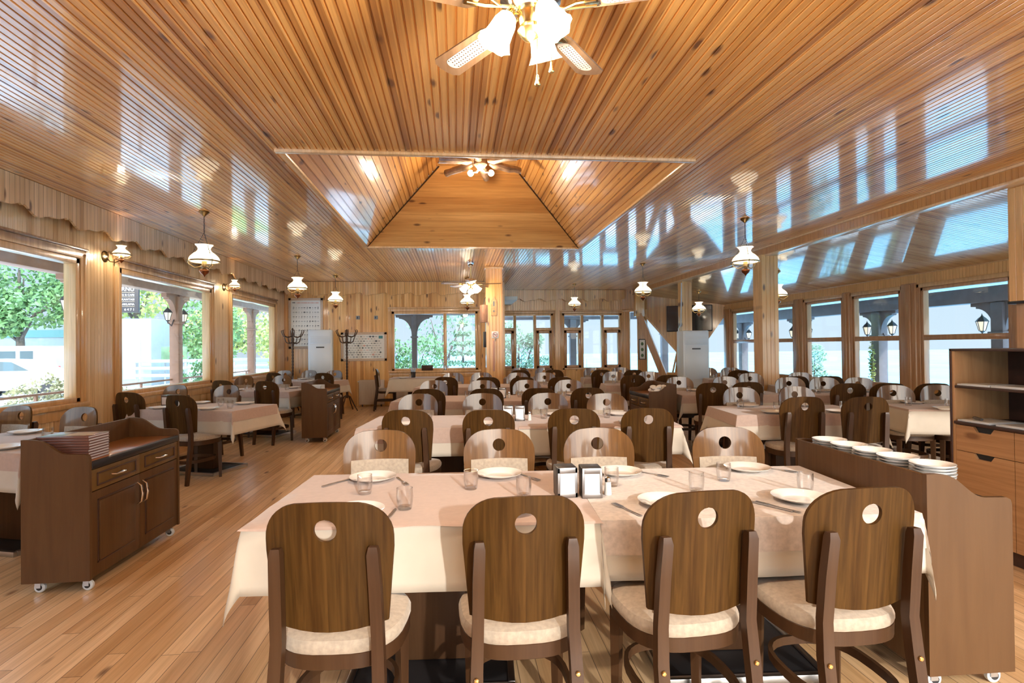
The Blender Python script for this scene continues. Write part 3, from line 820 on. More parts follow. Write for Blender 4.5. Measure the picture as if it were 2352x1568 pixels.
def chair(px, py, rz, label, near=False, face=1, f=.97):
    """px,py: where the top centre of the backrest stands; face=1 back towards the camera, -1 front towards the camera"""
    src = CH_NEAR if near else CH_FAR
    a = rz + (0 if face == 1 else PI)
    a += R(random.uniform(-3, 3)) if not near else 0
    x, y = px*f, py*f
    x -= -math.sin(a)*-.255; y -= math.cos(a)*-.255
    if src not in used:
        used.add(src); src.location = (x, y, 0); src.rotation_euler = (0, 0, a); src['label'] = label; src['group'] = 'dark wood dining chairs'; return src
    return dup(src, (x, y, 0), a, label, 'dark wood dining chairs')

# ------------------------------------------------------------------ tables, cloths
TZ = .76
def make_table(W, D):
    t = thing('pedestal_table', 'tmp', 'table')
    mb = MB(); mb.box(-W/2+.015, W/2-.015, -D/2+.015, D/2-.015, TZ-.035, TZ-.004, .006); mb.build('table_top', M_DARK, t)
    mb = MB(); mb.box(-.17, .17, -.07, .07, .03, TZ-.06, .01); mb.box(-.3, .3, -.2, .2, TZ-.06, TZ-.034, .006); mb.build('pedestal', M_DARK, t)
    mb = MB(); mb.box(-.34, .34, -.27, .27, .012, .03, .005); mb.build('base_plate', M_IRON, t)
    mb = MB()
    for a, b, c, d in ((-.36, .36, -.29, -.26), (-.36, .36, .26, .29), (-.36, -.33, -.26, .26), (.33, .36, -.26, .26)): mb.box(a, b, c, d, 0, .038, .005)
    mb.build('base_rim', M_STEEL, t)
    return t
TBL = {}
def drape(W, D, drop, z, fl=(.07, .07, .07, .07), seed=0, cf=.24, wav=.012):
    """cloth over a W x D top; fl = side flare for -x,+x,-y,+y"""
    rnd = random.Random(seed); ph = [rnd.uniform(0, 6) for _ in range(8)]
    nd = 7 if drop > .05 else 3
    def axis(S):
        n = max(4, int(S/.07)); a = [-S/2-drop*(1-i/nd) for i in range(nd)]+[-S/2+S*i/n for i in range(n+1)]+[S/2+drop*(i+1)/nd for i in range(nd)]
        return a
    A, B = axis(W), axis(D); vs, fs = [], []
    for b in B:
        for a in A:
            x, y = max(-W/2, min(W/2, a)), max(-D/2, min(D/2, b)); dx, dy = a-x, b-y; r = math.hypot(dx, dy)
            if r < 1e-9: vs.append((x, y, z)); continue
            ph_ = math.atan2(abs(dy), abs(dx)); cs, sn = math.cos(ph_), math.sin(ph_)
            fx, fy = (fl[0] if dx < 0 else fl[1]), (fl[2] if dy < 0 else fl[3])
            k = math.sin(2*ph_)**2
            wv = wav*(r/max(drop, .01))*(math.sin(a*7+ph[0])*.6+math.sin(b*6+ph[1])*.6+math.sin(a*17+b*15+ph[2])*.25)
            ox = (r*(fx+(cf*k if fx > .03 else 0))*cs+(wv*cs if fx > .03 else 0))
            oy = (r*(fy+(cf*k if fy > .03 else 0))*sn+(wv*sn if fy > .03 else 0))
            ox, oy = max(ox, 0)+.003*min(1, r/.01)*cs, max(oy, 0)+.003*min(1, r/.01)*sn
            zz = math.sqrt(max(0, r*r-ox*ox-oy*oy))
            vs.append((x+math.copysign(ox, dx), y+math.copysign(oy, dy), z-zz))
    n = len(A)
    for i in range(len(B)-1):
        for j in range(n-1): fs.append((i*n+j, i*n+j+1, (i+1)*n+j+1, (i+1)*n+j))
    mb = MB(); mb.add(vs, fs); return mb
def table(cx, cy, rz, W, D, desc, fl=(.07, .07, .07, .07), drop=.24, over=M_PINK, odrop=.11, seed=0, oword='beige', ofl=None, cf=.2):
    k = (W, D)
    if k not in TBL:
        TBL[k] = make_table(W, D); t = TBL[k]; t.location = (cx, cy, 0); t.rotation_euler = (0, 0, rz)
    else: t = dup(TBL[k], (cx, cy, 0), rz)
    t['label'] = 'dark pedestal table under cloths, ' + desc; t['group'] = 'pedestal dining tables'
    c = drape(W, D, drop, TZ, fl, seed, cf=cf).build('tablecloth', M_CREAM, smooth=60, loc=(cx, cy, 0)); c.rotation_euler = (0, 0, rz)
    tag(c, 'cream tablecloth with hanging sides, ' + desc, 'tablecloth', 'cream tablecloths')
    s = c.modifiers.new('thick', 'SOLIDIFY'); s.thickness = .0015; s.offset = -1
    o = drape(W+.004, D+.004, odrop, TZ+.0035, tuple(v+.006 if v > .03 else v for v in (ofl or fl)), seed, cf=cf*.85, wav=.009).build('table_overlay', over, smooth=60, loc=(cx, cy, 0)); o.rotation_euler = (0, 0, rz)
    tag(o, oword + ' overlay on the cream cloth, ' + desc, 'table overlay', 'table overlays')
    return (cx, cy, rz)
def onT(T, x, y):
    cx, cy, rz = T; return (cx+x*math.cos(rz)-y*math.sin(rz), cy+x*math.sin(rz)+y*math.cos(rz))

# ------------------------------------------------------------------ tableware prototypes
def make_plate(r):
    mb = MB(); mb.lathe([(0, .004), (r*.55, .004), (r*.6, .006), (r*.72, .016), (r*.98, .0235), (r, .0245), (r*.985, .0205), (r*.74, .012), (r*.58, .0), (0, .0)], 36, cap=False)
    return mb.build('plate', M_PORC, smooth=60)
def make_glass():
    mb = MB(); mb.lathe([(0, 0), (.028, 0), (.030, .004), (.034, .03), (.036, .055), (.034, .085), (.0345, .09), (.0325, .09), (.0335, .055), (.031, .03), (.027, .014), (0, .012)], 20, cap=False)
    return mb.build('drinking_glass', M_TUMBLER, smooth=60)
def make_fork():
    mb = MB(); mb.tube([(0, -.1, .003), (0, -.02, .004), (0, .02, .006), (0, .035, .006)], [1.3, .7, .7, 1.0], flat=(.005, .0012))
    mb.box(-.011, .011, .034, .05, .004, .0065)
    for x in (-.0095, -.0032, .0032, .0095): mb.box(x-.0018, x+.0018, .05, .095, .004, .0065)
    return mb.build('fork', M_STEEL)
def make_knife():
    mb = MB(); mb.tube([(0, -.11, .004), (0, -.01, .004)], [1, .9], flat=(.006, .0025))
    mb.prism([(-.006, -.01), (.006, -.01), (.009, .05), (.006, .1), (-.002, .115), (-.006, .1)], 'Z', .002, .005)
    return mb.build('knife', M_STEEL)
def make_napkin_holder():
    t = thing('napkin_holder', 'tmp', 'napkin holder')
    mb = MB(); w_, d_, h_ = .046, .05, .135
    mb.box(-w_, w_, -d_+.004, d_, 0, h_, .004)
    body = mb.build('body', M_BLACK, t)
    mb = MB()
    for a, b, c, d in ((-w_, -w_+.012, 0, h_), (w_-.012, w_, 0, h_), (-w_, w_, 0, .022), (-w_, w_, h_-.026, h_)): mb.box(a, b, -d_, -d_+.006, c, d, .002)
    mb.build('front_plate', M_STEELD, t)
    mb = MB(); mb.box(-w_+.012, w_-.012, -d_+.001, -d_+.004, .02, h_-.022); mb.build('napkins', M_NAPKIN, t)
    return t
def make_shaker():
    t = thing('salt_shaker', 'tmp', 'shaker')
    mb = MB(); mb.lathe([(0, 0), (.017, 0), (.018, .003), (.014, .06), (0, .06)], 14, cap=False); mb.build('body', M_PORC, t)
    mb = MB(); mb.lathe([(.0145, .06), (.015, .063), (.013, .078), (0, .084)], 14, cap=False); mb.build('lid', M_CHROME, t)
    return t
P_PLATE, P_GLASS, P_FORK, P_KNIFE, P_SPLATE = make_plate(.12), make_glass(), make_fork(), make_knife(), make_plate(.086)
P_NAP, P_SHK = make_napkin_holder(), make_shaker()
first = set()
def put(proto, loc, rz, label, cat, group):
    if proto not in first:
        first.add(proto); proto.location = loc; proto.rotation_euler = (0, 0, rz); tag(proto, label, cat, group); return proto
    o = dup(proto, loc, rz, label, group); o['category'] = cat; return o
OZ = TZ+.0045
def plate(x, y, lab): return put(P_PLATE, (x, y, OZ), 0, lab, 'plate', 'white dinner plates')
def glass(x, y, lab): return put(P_GLASS, (x, y, OZ), random.uniform(0, 3), lab, 'glass', 'clear tumblers')
def fork(x, y, a, lab): return put(P_FORK, (x, y, OZ), a, lab, 'fork', 'forks')
def knife(x, y, a, lab): return put(P_KNIFE, (x, y, OZ), a, lab, 'knife', 'knives')
def holder(x, y, a, lab): return put(P_NAP, (x, y, OZ), a, lab, 'napkin holder', 'napkin holders')
def shaker(x, y, lab): return put(P_SHK, (x, y, OZ), 0, lab, 'shaker', 'salt shakers')
ORD = ['leftmost', 'second from left', 'third from left', 'rightmost']
def ord_(i, n):
    return 'only one' if n == 1 else 'left' if n == 2 and i == 0 else 'right' if n == 2 else ['left', 'middle', 'right'][i] if n == 3 else ORD[i]
def chairs(pts, rz, row, face, near=False, rots=None):
    for i, (x, y) in enumerate(pts):
        v = 'seen from behind' if face == 1 else 'facing us'
        chair(x, y, rz if not rots else rots[i], 'dark chair %s, %s at %s' % (v, ord_(i, len(pts)), row), near, face)

# --- centre: nearest long table (two tables pushed together)
r1 = R(-3.5)
TA = table(-.107, 2.638, r1, 1.385, .89, 'left half of the nearest long table', fl=(.07, .04, .08, .06), drop=.25, odrop=.012, seed=3, cf=.10)
TB = table(1.237, 2.556, r1, 1.295, .89, 'right half of the nearest long table', fl=(.0, .02, .05, .06), drop=.23, over=M_VELVET, odrop=.135, seed=5, oword='mottled velvet')
chairs([(-.429, 1.861), (.227, 1.848), (.851, 1.827), (1.426, 1.793)], 0, 'the nearest long table', 1, True, [R(-3.5), 0, R(4), R(1)])
chairs([(-.46, 3.469), (.253, 3.382), (.848, 3.334), (1.61, 3.238)], r1, 'the nearest long table', -1, True, [R(1), R(-2), R(-4), R(-7)])
for i, (x, y) in enumerate([(-.435, 2.978), (.223, 2.961), (.858, 2.918), (1.567, 2.909)]): plate(x, y-.02, 'white plate on the far edge of the nearest long table, ' + ord_(i, 4))
for i, (x, y) in enumerate([(-.42, 2.36), (.215, 2.335), (.892, 2.324), (1.489, 2.30)]): plate(x, y, 'white plate on the near edge of the nearest long table, ' + ord_(i, 4))
for i, (x, y) in enumerate([(-.434, 2.69), (.066, 2.708), (.751, 2.67), (1.335, 2.692)]): glass(x, y, 'tumbler on the far half of the nearest long table, ' + ord_(i, 4))
for i, (x, y) in enumerate([(-.223, 2.412), (.302, 2.533), (1.112, 2.511), (1.596, 2.427)]): glass(x, y, 'tumbler on the near half of the nearest long table, ' + ord_(i, 4))
holder(.495, 2.535, R(2), 'left of the two chrome napkin holders on the nearest table'); holder(.606, 2.51, R(-3), 'right of the two chrome napkin holders on the nearest table')
shaker(.690, 2.515, 'white salt shaker right of the nearest napkin holders')
for i, (x, y, a) in enumerate([(-.28, 2.90, 200), (.375, 2.90, 205), (1.03, 2.87, 215), (1.735, 2.87, 215)]): fork(x, y, R(a), 'fork beside the far-edge plate, nearest long table, ' + ord_(i, 4))
for i, (x, y, a) in enumerate([(.70, 2.27, 18), (1.33, 2.22, 30)]): fork(x, y, R(a), 'fork left of the %s near-edge plate in sunlight' % ['third', 'rightmost'][i])
for i, (x, y, a) in enumerate([(-.275, 2.30, -8), (1.305, 2.245, 30)]): knife(x, y, R(a), ['knife right of the leftmost near-edge plate', 'knife beside the rightmost near-edge fork'][i])
for i, (x, y, a) in enumerate([(-.60, 2.93, -35), (-.55, 2.30, -30)]): knife(x, y, R(a), ['knife left of the far-edge plate at the left end', 'knife seen through the hole of the leftmost near chair'][i])

def dress(T, row, xs, ws=('near', 'far'), hold=None, pl=True, seed=0):
    rn = random.Random(seed)
    for side in ws:
        for i, x in enumerate(xs):
            s = -1 if side == 'near' else 1
            if pl:
                p = onT(T, x, s*.30); plate(p[0], p[1], 'white plate, %s on the %s side of %s' % (ord_(i, len(xs)), side, row))
            p = onT(T, x+.15*-s, s*.10+rn.uniform(-.03, .03)); glass(p[0], p[1], 'clear tumbler, %s on the %s side of %s' % (ord_(i, len(xs)), side, row))
    if hold is not None:
        p = onT(T, hold, 0); holder(p[0], p[1], T[2], 'left chrome napkin holder of the pair on ' + row)
        p = onT(T, hold+.11, 0); holder(p[0], p[1], T[2], 'right chrome napkin holder of the pair on ' + row)
        p = onT(T, hold+.2, -.02); shaker(p[0], p[1], 'white salt shaker beside the napkin holders on ' + row)
# --- rows two to five behind it
rows = [('the second long table', .57, 5.16, R(-6), [(-.41, 4.55), (.249, 4.422), (.935, 4.382), (1.518, 4.299)], [(-.40, 6.105), (.279, 6.007), (.973, 5.905), (1.563, 5.72)]),
        ('the third long table', .60, 7.45, R(-7), [(-.35, 6.788), (.349, 6.68), (.984, 6.605), (1.571, 6.532)], [(-.327, 8.55), (.39, 8.36), (1.051, 8.282), (1.658, 8.15)]),
        ('the fourth long table', .72, 9.86, R(-9), [(-.19, 9.45), (.507, 9.20), (1.08, 9.06), (1.68, 8.86)], [(-.05, 10.95), (.50, 10.9), (1.17, 10.62), (1.67, 10.5)])]
for ri, (nm, cx, cy, rz, near, far) in enumerate(rows):
    dx, dy = math.cos(rz)*.695, math.sin(rz)*.695
    Ta = table(cx-dx, cy-dy, rz, 1.385, .86, 'left half of ' + nm, fl=(.08, 0, .06, .06), odrop=[.13, .1, .12][ri], seed=11+ri)
    Tb = table(cx+dx, cy+dy, rz, 1.385, .86, 'right half of ' + nm, fl=(0, .08, .06, .06), odrop=[.02, .12, .1][ri], seed=21+ri)
    chairs(near, rz, nm, 1); chairs(far, rz, nm, -1)
    dress(Ta, 'the left half of ' + nm, [-.28, .38], hold=None if ri == 2 else .60, seed=ri); dress(Tb, 'the right half of ' + nm, [-.3, .3], seed=ri+5)
T = table(1.75, 12.18, R(-9), 1.385, .7, 'the fifth table, before the casement windows', seed=31)
chairs([(1.35, 11.75), (2.05, 11.62)], R(-9), 'the fifth table', 1); chairs([(1.5, 13.08), (2.05, 12.95)], R(-9), 'the fifth table', -1)
dress(T, 'the fifth table', [-.3, .3], pl=False, seed=41)
# small window table by the radiator
T = table(-.93, 13.0, R(-2), 1.1, .7, 'the small table under the left back window', drop=.3, over=M_PINK, odrop=.012, seed=33)
chair(-1.86, 13.2, R(-88), 'dark chair seen side-on at the left end of the small window table', False, 1, 1.0)
dress(T, 'the small window table', [-.25], ws=('near',), seed=43)
# --- right of centre
rr = R(-6)
T = table(3.44, 5.50, rr, 1.385, .82, 'the angled right table with plain cream end', seed=51)
chairs([(3.257, 4.931), (3.80, 4.813)], rr, 'the right table before the beam post', 1, False, [R(-9), R(-14)]); chairs([(3.266, 6.185), (3.928, 6.163)], rr, 'the right table before the beam post', -1)
dress(T, 'the right table before the beam post', [-.3, .35], seed=52)
T = table(3.78, 7.62, rr, 1.385, .8, 'the second right table, beside the grey-brown cart', seed=53)
chairs([(3.33, 6.97), (3.84, 7.01)], rr, 'the second right table', 1, False, [R(-22), R(-8)]); chairs([(3.46, 8.42), (4.15, 8.3)], rr, 'the second right table', -1)
dress(T, 'the second right table', [-.3, .35], seed=54)
T = table(3.25, 9.62, rr, 1.3, .6, 'the third right table, left of the white air conditioner', seed=55)
chairs([(2.966, 9.125), (3.52, 8.95)], rr, 'the third right table', 1); chairs([(3.0, 10.46), (3.65, 10.33)], rr, 'the third right table', -1)
dress(T, 'the third right table', [-.3, .3], seed=56, pl=False)
T = table(3.35, 11.70, rr, 1.3, .6, 'the farthest right table, before the picture wall', seed=57)
chairs([(3.0, 11.3), (3.615, 11.062)], rr, 'the farthest right table', 1); chairs([(3.09, 12.48), (3.72, 12.4)], rr, 'the farthest right table', -1)
dress(T, 'the farthest right table', [-.3, .3], seed=58, pl=False)
# --- veranda along the sea windows
rv = R(-14)
V = [('the nearest veranda table', (5.36, 5.40), [], [(5.10, 6.08), (5.58, 5.98)]),
     ('the second veranda table', (5.42, 7.02), [(4.87, 6.47), (5.33, 6.38), (5.79, 6.22)], [(4.93, 7.86), (5.36, 7.70), (5.79, 7.55)]),
     ('the third veranda table', (5.82, 8.45), [(5.17, 8.05), (5.66, 7.95)], [(5.02, 9.13), (5.93, 9.15)]),
     ('the fourth veranda table', (5.66, 10.58), [(5.42, 10.22), (5.9, 10.1)], [(5.40, 11.6), (5.88, 11.5)])]
for i, (nm, (cx, cy), near, far) in enumerate(V):
    T = table(cx, cy, rv, 1.385, .58, nm, drop=.25, odrop=.02 if i == 0 else .1, seed=61+i)
    if near: chairs(near, rv, nm, 1)
    if far: chairs(far, rv, nm, -1)
    dress(T, nm, [-.35, .25], seed=70+i, pl=i < 2)
# --- left, along the big windows
rl = R(-19)
LT = [('the cut-off table at the left edge', (-3.36, 4.66), 1.2, .82, [], [(-4.0, 5.60), (-3.302, 5.358)]),
      ('the left window table behind the big cart', (-3.02, 7.08), 1.4, .78, [(-3.95, 7.12), (-3.098, 6.544)], [(-3.95, 8.42), (-3.171, 8.208)]),
      ('the third left window table', (-3.2, 9.85), 1.4, .8, [(-3.82, 9.50), (-2.988, 9.067)], [(-3.95, 11.0), (-3.26, 11.0)]),
      ('the last left table by the chart wall', (-3.15, 12.40), 1.4, .76, [(-3.85, 12.2), (-2.723, 11.75)], [(-3.95, 13.45), (-3.36, 13.35), (-2.75, 13.1)])]
for i, (nm, (cx, cy), W, D, near, far) in enumerate(LT):
    T = table(cx, cy, rl, W, D, nm, drop=.26, odrop=.12 if i != 2 else .1, seed=81+i)
    if near: chairs(near, rl, nm, 1)
    chairs(far, rl, nm, -1)
    dress(T, nm, [-.35, .3], seed=90+i, hold=-.55 if i == 1 else None)

# ------------------------------------------------------------------ service carts
def make_cart(label, loc, rz, Ln, W=.38, H=.925, lip=.83, wt=.775):
    """local: front (drawers) at x=W, back board at x=0, length along y"""
    t = thing('service_cart', label, 'cart', loc, rz, 'dark service carts')
    th = .022; zb = .075
    prof = [(0, zb), (W, zb), (W, lip-.03), (W-.006, lip-.01), (W-.025, lip), (W-.12, lip+.002)]
    for i in range(1, 9):
        u = i/9; prof.append((lerp(W-.12, .075, u), lerp(lip+.002, H-.004, .5-.5*math.cos(PI*u))))
    prof += [(.05, H), (0, H)]
    for y in (0, Ln-th):
        mb = MB(); mb.prism([(a, b) for a, b in prof], 'Y', y, y+th)
        mb.build('side_panel', M_CART, t)
    mb = MB(); mb.box(0, .02, th, Ln-th, zb, H-.004, .003); mb.build('back_board', M_CART, t)
    mb = MB(); mb.box(.02, W-.012, th, Ln-th, wt-.025, wt, .002); mb.build('worktop', M_CARTTOP, t)
    mb = MB(); mb.box(W-.03, W+.006, th, Ln-th, wt-.04, wt+.004, .006); mb.build('worktop_edge', M_IRON, t)
    mb = MB(); mb.box(.02, W-.03, th, Ln-th, zb, wt-.03); mb.build('carcass', M_WENGE, t)
    half = (Ln-2*th)/2
    for k in range(2):
        y0, y1 = th+k*half+.003, th+(k+1)*half-.003; ym = (y0+y1)/2
        mb = MB(); mb.box(W-.03, W-.004, y0, y1, .60, wt-.045, .003)
        d = mb.build('drawer', M_DRAWER, t)
        mb = MB()
        for a, b, c, e_ in ((y0+.05, y1-.05, .624, .634), (y0+.05, y1-.05, .696, .706), (y0+.05, y0+.06, .624, .706), (y1-.06, y1-.05, .624, .706)): mb.box(W-.005, W+.003, a, b, c, e_, .003)
        mb.build('drawer_moulding', M_WENGE, d)
        mb = MB(); mb.tube([(W-.004, ym-.06, .665), (W+.02, ym-.05, .663), (W+.026, ym, .668), (W+.02, ym+.05, .663), (W-.004, ym+.06, .665)], [.004, .005, .009, .005, .004], 8)
        mb.build('handle', M_CHROME, d)
        mb = MB(); mb.box(W-.03, W-.006, y0, y1, zb+.004, .594, .003)
        d = mb.build('door', M_CART, t)
        mb = MB(); mb.box(W-.007, W+.004, y0+.07, y1-.07, zb+.09, .53, .012); mb.build('raised_panel', M_CART, d)
        mb = MB()
        for a, b, c, e_ in ((y0+.058, y1-.058, zb+.078, zb+.088), (y0+.058, y1-.058, .533, .543), (y0+.058, y0+.068, zb+.078, .543), (y1-.068, y1-.058, zb+.078, .543)): mb.box(W-.007, W-.002, a, b, c, e_, .002)
        mb.build('door_groove', M_WENGE, d)
        hy = y1-.03 if k == 0 else y0+.03
        mb = MB(); mb.tube([(W-.006, hy, .39), (W+.02, hy, .41), (W+.03, hy, .465), (W+.02, hy, .52), (W-.006, hy, .54)], [.004, .006, .010, .006, .004], 8)
        mb.build('handle', M_CHROME, d)
    for y in (.06, Ln-.06):
        for x in (.06, W-.05):
            mb = MB(); mb.lathe([(0, -.012), (.026, -.012), (.031, -.008), (.031, .008), (.026, .012), (0, .012)], 18, (x+.006, y, .032), axis='Y', cap=False)
            c = mb.build('caster', M_OFFW, t)
            mb = MB(); mb.lathe([(0, -.014), (.017, -.014), (.017, .014), (0, .014)], 14, (x+.006, y, .032), axis='Y', cap=False); mb.build('wheel_hub', M_RUBBER, c)
            mb = MB(); mb.box(x-.016, x+.016, y-.017, y-.013, .03, .07); mb.box(x-.016, x+.016, y+.013, y+.017, .03, .07); mb.box(x-.022, x+.022, y-.022, y+.022, .066, zb+.002, .002); mb.build('fork', M_STEEL, c)
    return t
make_cart('dark wooden service cart at lower left with a stack of menus', (-2.57, 3.58, 0), R(0), 1.09)
make_cart('dark service cart standing in the left aisle, drawers facing right', (-2.37, 8.85, 0), R(1), 1.08)
make_cart('brown service cart at lower right carrying stacked plates', (1.925, 2.12, 0), R(-1), .92, H=.905, lip=.80, wt=.765)
make_cart('grey-brown service cart in mid hall holding crumpled napkins', (2.93, 8.06, 0), R(180), .86)

for k in range(9):
    mb = MB(); z0 = 0
    mb.box(-.105, .105, -.15, .15, 0, .003, .001); mb.box(-.105, .105, -.15, .15, .013, .016, .001); mb.box(-.108, -.1, -.15, .15, .0, .016, .002)
    o = thing('menu', ['topmost', 'second', 'third', 'fourth', 'fifth', 'sixth', 'seventh', 'eighth', 'lowest'][8-k]+' menu in the stack on the big left cart', 'menu', (-2.405, 3.785, .776+k*.0168), R(90+random.uniform(-1.5, 1.5)), 'menus stacked on the left cart')
    mb.build('cover', M_MENU, o)
    mb = MB(); mb.box(-.098, .101, -.146, .146, .003, .013); mb.build('pages', M_MENUP, o)
    if k == 8:
        mb = MB(); mb.box(-.07, .07, -.11, .02, .0162, .0166); mb.build('cover_picture', M_PRINT, o)
st = [(2.055, 2.245), (2.055, 2.42), (2.05, 2.58), (2.05, 2.74), (2.05, 2.895)]
nm = ['nearest', 'second', 'third', 'fourth', 'farthest']
for i, (x, y) in enumerate(st):
    n = 11
    for k in range(n):
        o = put(P_SPLATE, (x+random.uniform(-.002, .002)+(.012 if i == 0 else 0), y+random.uniform(-.002, .002), .766+k*.0133), 0,
                'small white plate, %s in the %s stack on the lower-right cart' % ('topmost' if k == n-1 else 'number %d from the bottom' % (k+1) if k else 'lowest', nm[i]), 'plate', 'small plates stacked on the cart')
t = thing('cutlery_box', 'white plastic box on the left aisle cart', 'box', (-2.2, 9.12, .776))
mb = MB()
for a, b, c, d in ((-.09, -.086, -.13, .13), (.086, .09, -.13, .13), (-.09, .09, -.13, -.126), (-.09, .09, .126, .13)): mb.box(a, b, c, d, 0, .095)
mb.box(-.09, .09, -.13, .13, 0, .004); mb.build('tub', M_WHITE, t)
mb = MB(); mb.box(-.086, .086, -.126, .126, .004, .07); mb.build('contents', M_NAPKIN, t)
rn = random.Random(4)
mb = MB()
for k in range(26):
    mb.ball((rn.uniform(-.10, .10), rn.uniform(-.16, .16), .03+rn.uniform(0, .07)), rn.uniform(.03, .05), 7, 5, (1, 1.2, .7))
tag(mb.build('crumpled_napkins', M_NAPKIN, loc=(2.76, 7.42, .78)), 'heap of crumpled white napkins on the mid-hall cart', 'napkins', kind='stuff')

# ------------------------------------------------------------------ oak cabinet at the right
t = thing('sideboard', 'tall oak sideboard with open shelves, drawers and doors at the right edge', 'cabinet', (3.53, 3.66, 0), 0)
cd, Ln = .44, 1.72                                    # depth (+x), length runs to -y
mb = MB(); mb.box(0, cd, -.028, 0, .10, 1.385, .002); mb.build('end_panel', M_OAKV, t)
mb = MB(); mb.box(0, cd, -Ln, -Ln+.028, .10, 1.385, .002); mb.build('end_panel', M_OAKV, t)
mb = MB(); mb.box(-.006, cd, -.004, .012, .0, 1.40, .002); mb.box(-.006, cd, -Ln, .012, 1.385, 1.402, .002); mb.build('dark_edge_frame', M_WENGE, t)
mb = MB(); mb.box(cd-.02, cd, -Ln, -.028, .1, 1.385); mb.build('back_panel', M_WENGE, t)
mb = MB(); mb.box(.05, cd-.02, -Ln+.03, -.03, 0, .1); mb.build('plinth', M_WENGE, t)
mb = MB(); mb.box(-.015, cd-.02, -Ln+.028, -.028, .872, .892, .002); mb.build('worktop', M_WENGE, t)
mb = MB(); mb.box(-.005, cd-.02, -Ln+.028, -.028, 1.125, 1.143, .002); mb.build('shelf', M_WENGE, t)
mb = MB(); mb.box(.03, cd-.02, -Ln+.03, -.03, .1, .872); mb.build('carcass', M_WENGE, t)
def notch_front(y0, y1, z0, z1, name, par):
    ym = (y0+y1)/2; a, b, d = .075, .05, .035
    p = [(y0, z0), (y1, z0), (y1, z1), (ym+a, z1), (ym+b, z1-d), (ym-b, z1-d), (ym-a, z1), (y0, z1)]
    mb = MB(); mb.prism(p, 'X', 0, .022); o = mb.build(name, M_OAK, par)
    mb = MB(); mb.box(.018, .03, ym-a, ym+a, z1-d-.004, z1); mb.build('grip_recess', M_BLACK, o)
for k in range(4):
    y1 = -.03-k*.4175; y0 = y1-.413
    notch_front(y0, y1, .688, .866, 'drawer', t); notch_front(y0, y1, .105, .684, 'door', t)
for i, (z, y) in enumerate(((1.144, -.05), (1.144, -.30), (.893, -.05), (.893, -.33))):
    o = thing('menu_board', ['long grey clipboard on the sideboard upper shelf, far one', 'long grey clipboard on the sideboard upper shelf, nearer one', 'grey placemat stack on the sideboard counter, far one', 'grey placemat stack on the sideboard counter, nearer one'][i], 'board', (3.535, 3.66+y, z), 0, 'grey boards on the sideboard')
    mb = MB(); mb.box(-.012, .24, -.24, 0, 0, .012, .002); mb.build('board', M_OFFW, o)
    mb = MB(); mb.box(.0, .2, -.22, -.02, .012, .014); mb.build('sheet', M_PAPER, o)
mb = MB(); mb.tube([(-.03, -.05, .02), (.0, .02, .02), (.02, .06, .02)], [.008, .012, .009], 8); tag(mb.build('pen_case', M_CUP, loc=(3.60, 3.52, .897)), 'dark pen case on the sideboard counter', 'case')

# ------------------------------------------------------------------ lamps
SHADE = [(.150, .0), (.164, .010), (.168, .028), (.155, .058), (.120, .095), (.085, .120), (.070, .142), (.070, .160), (.084, .184), (.102, .200)]
def ruf(i, a): return 1+(.07*math.cos(6*a) if i == 9 else .03*math.cos(6*a) if i == 8 else 0)
def oil_lamp(t, z, s=1.0):
    """opal shade over a brass burner, shade rim at z"""
    mb = MB(); mb.lathe([(r*s, z+h*s) for r, h in SHADE], 30, ruffle=ruf, cap=False); mb.build('lamp_shade', M_SHADE, t, smooth=70)
    mb = MB(); mb.lathe([(.169*s, z-.004), (.174*s, z), (.174*s, z+.012), (.169*s, z+.014)], 28, cap=False); mb.lathe([(.169*s, z+.014), (.169*s, z-.004)], 28, cap=False); mb.build('shade_ring', M_BRASS, t)
    mb = MB(); mb.lathe([(0, z+.01*s), (.028*s, z+.005*s), (.030*s, z-.045*s), (.045*s, z-.05*s), (.045*s, z-.058*s), (.018*s, z-.07*s), (.022*s, z-.08*s)], 16, cap=False); mb.build('burner', M_BRASS, t)
    mb = MB(); mb.lathe([(.022*s, z-.08*s), (.052*s, z-.10*s), (.056*s, z-.112*s), (.045*s, z-.135*s), (.02*s, z-.155*s), (.012*s, z-.165*s), (0, z-.185*s)], 18, cap=False); mb.build('oil_font', M_COPPER, t)
    mb = MB()
    for k in range(3):
        a = 2*PI*k/3+.5; c, q = math.cos(a), math.sin(a)
        mb.tube([(.03*s*c, .03*s*q, z-.055*s), (.10*s*c, .10*s*q, z-.075*s), (.165*s*c, .165*s*q, z-.03*s), (.172*s*c, .172*s*q, z)], .005*s, 6)
        mb.ball((.182*s*c, .182*s*q, z+.005), .012*s, 8, 6)
    mb.build('scroll_arm', M_BRASS, t)
    mb = MB(); mb.ball((0, 0, z+.055*s), .03*s, 10, 8); mb.build('bulb', M_BULB, t)
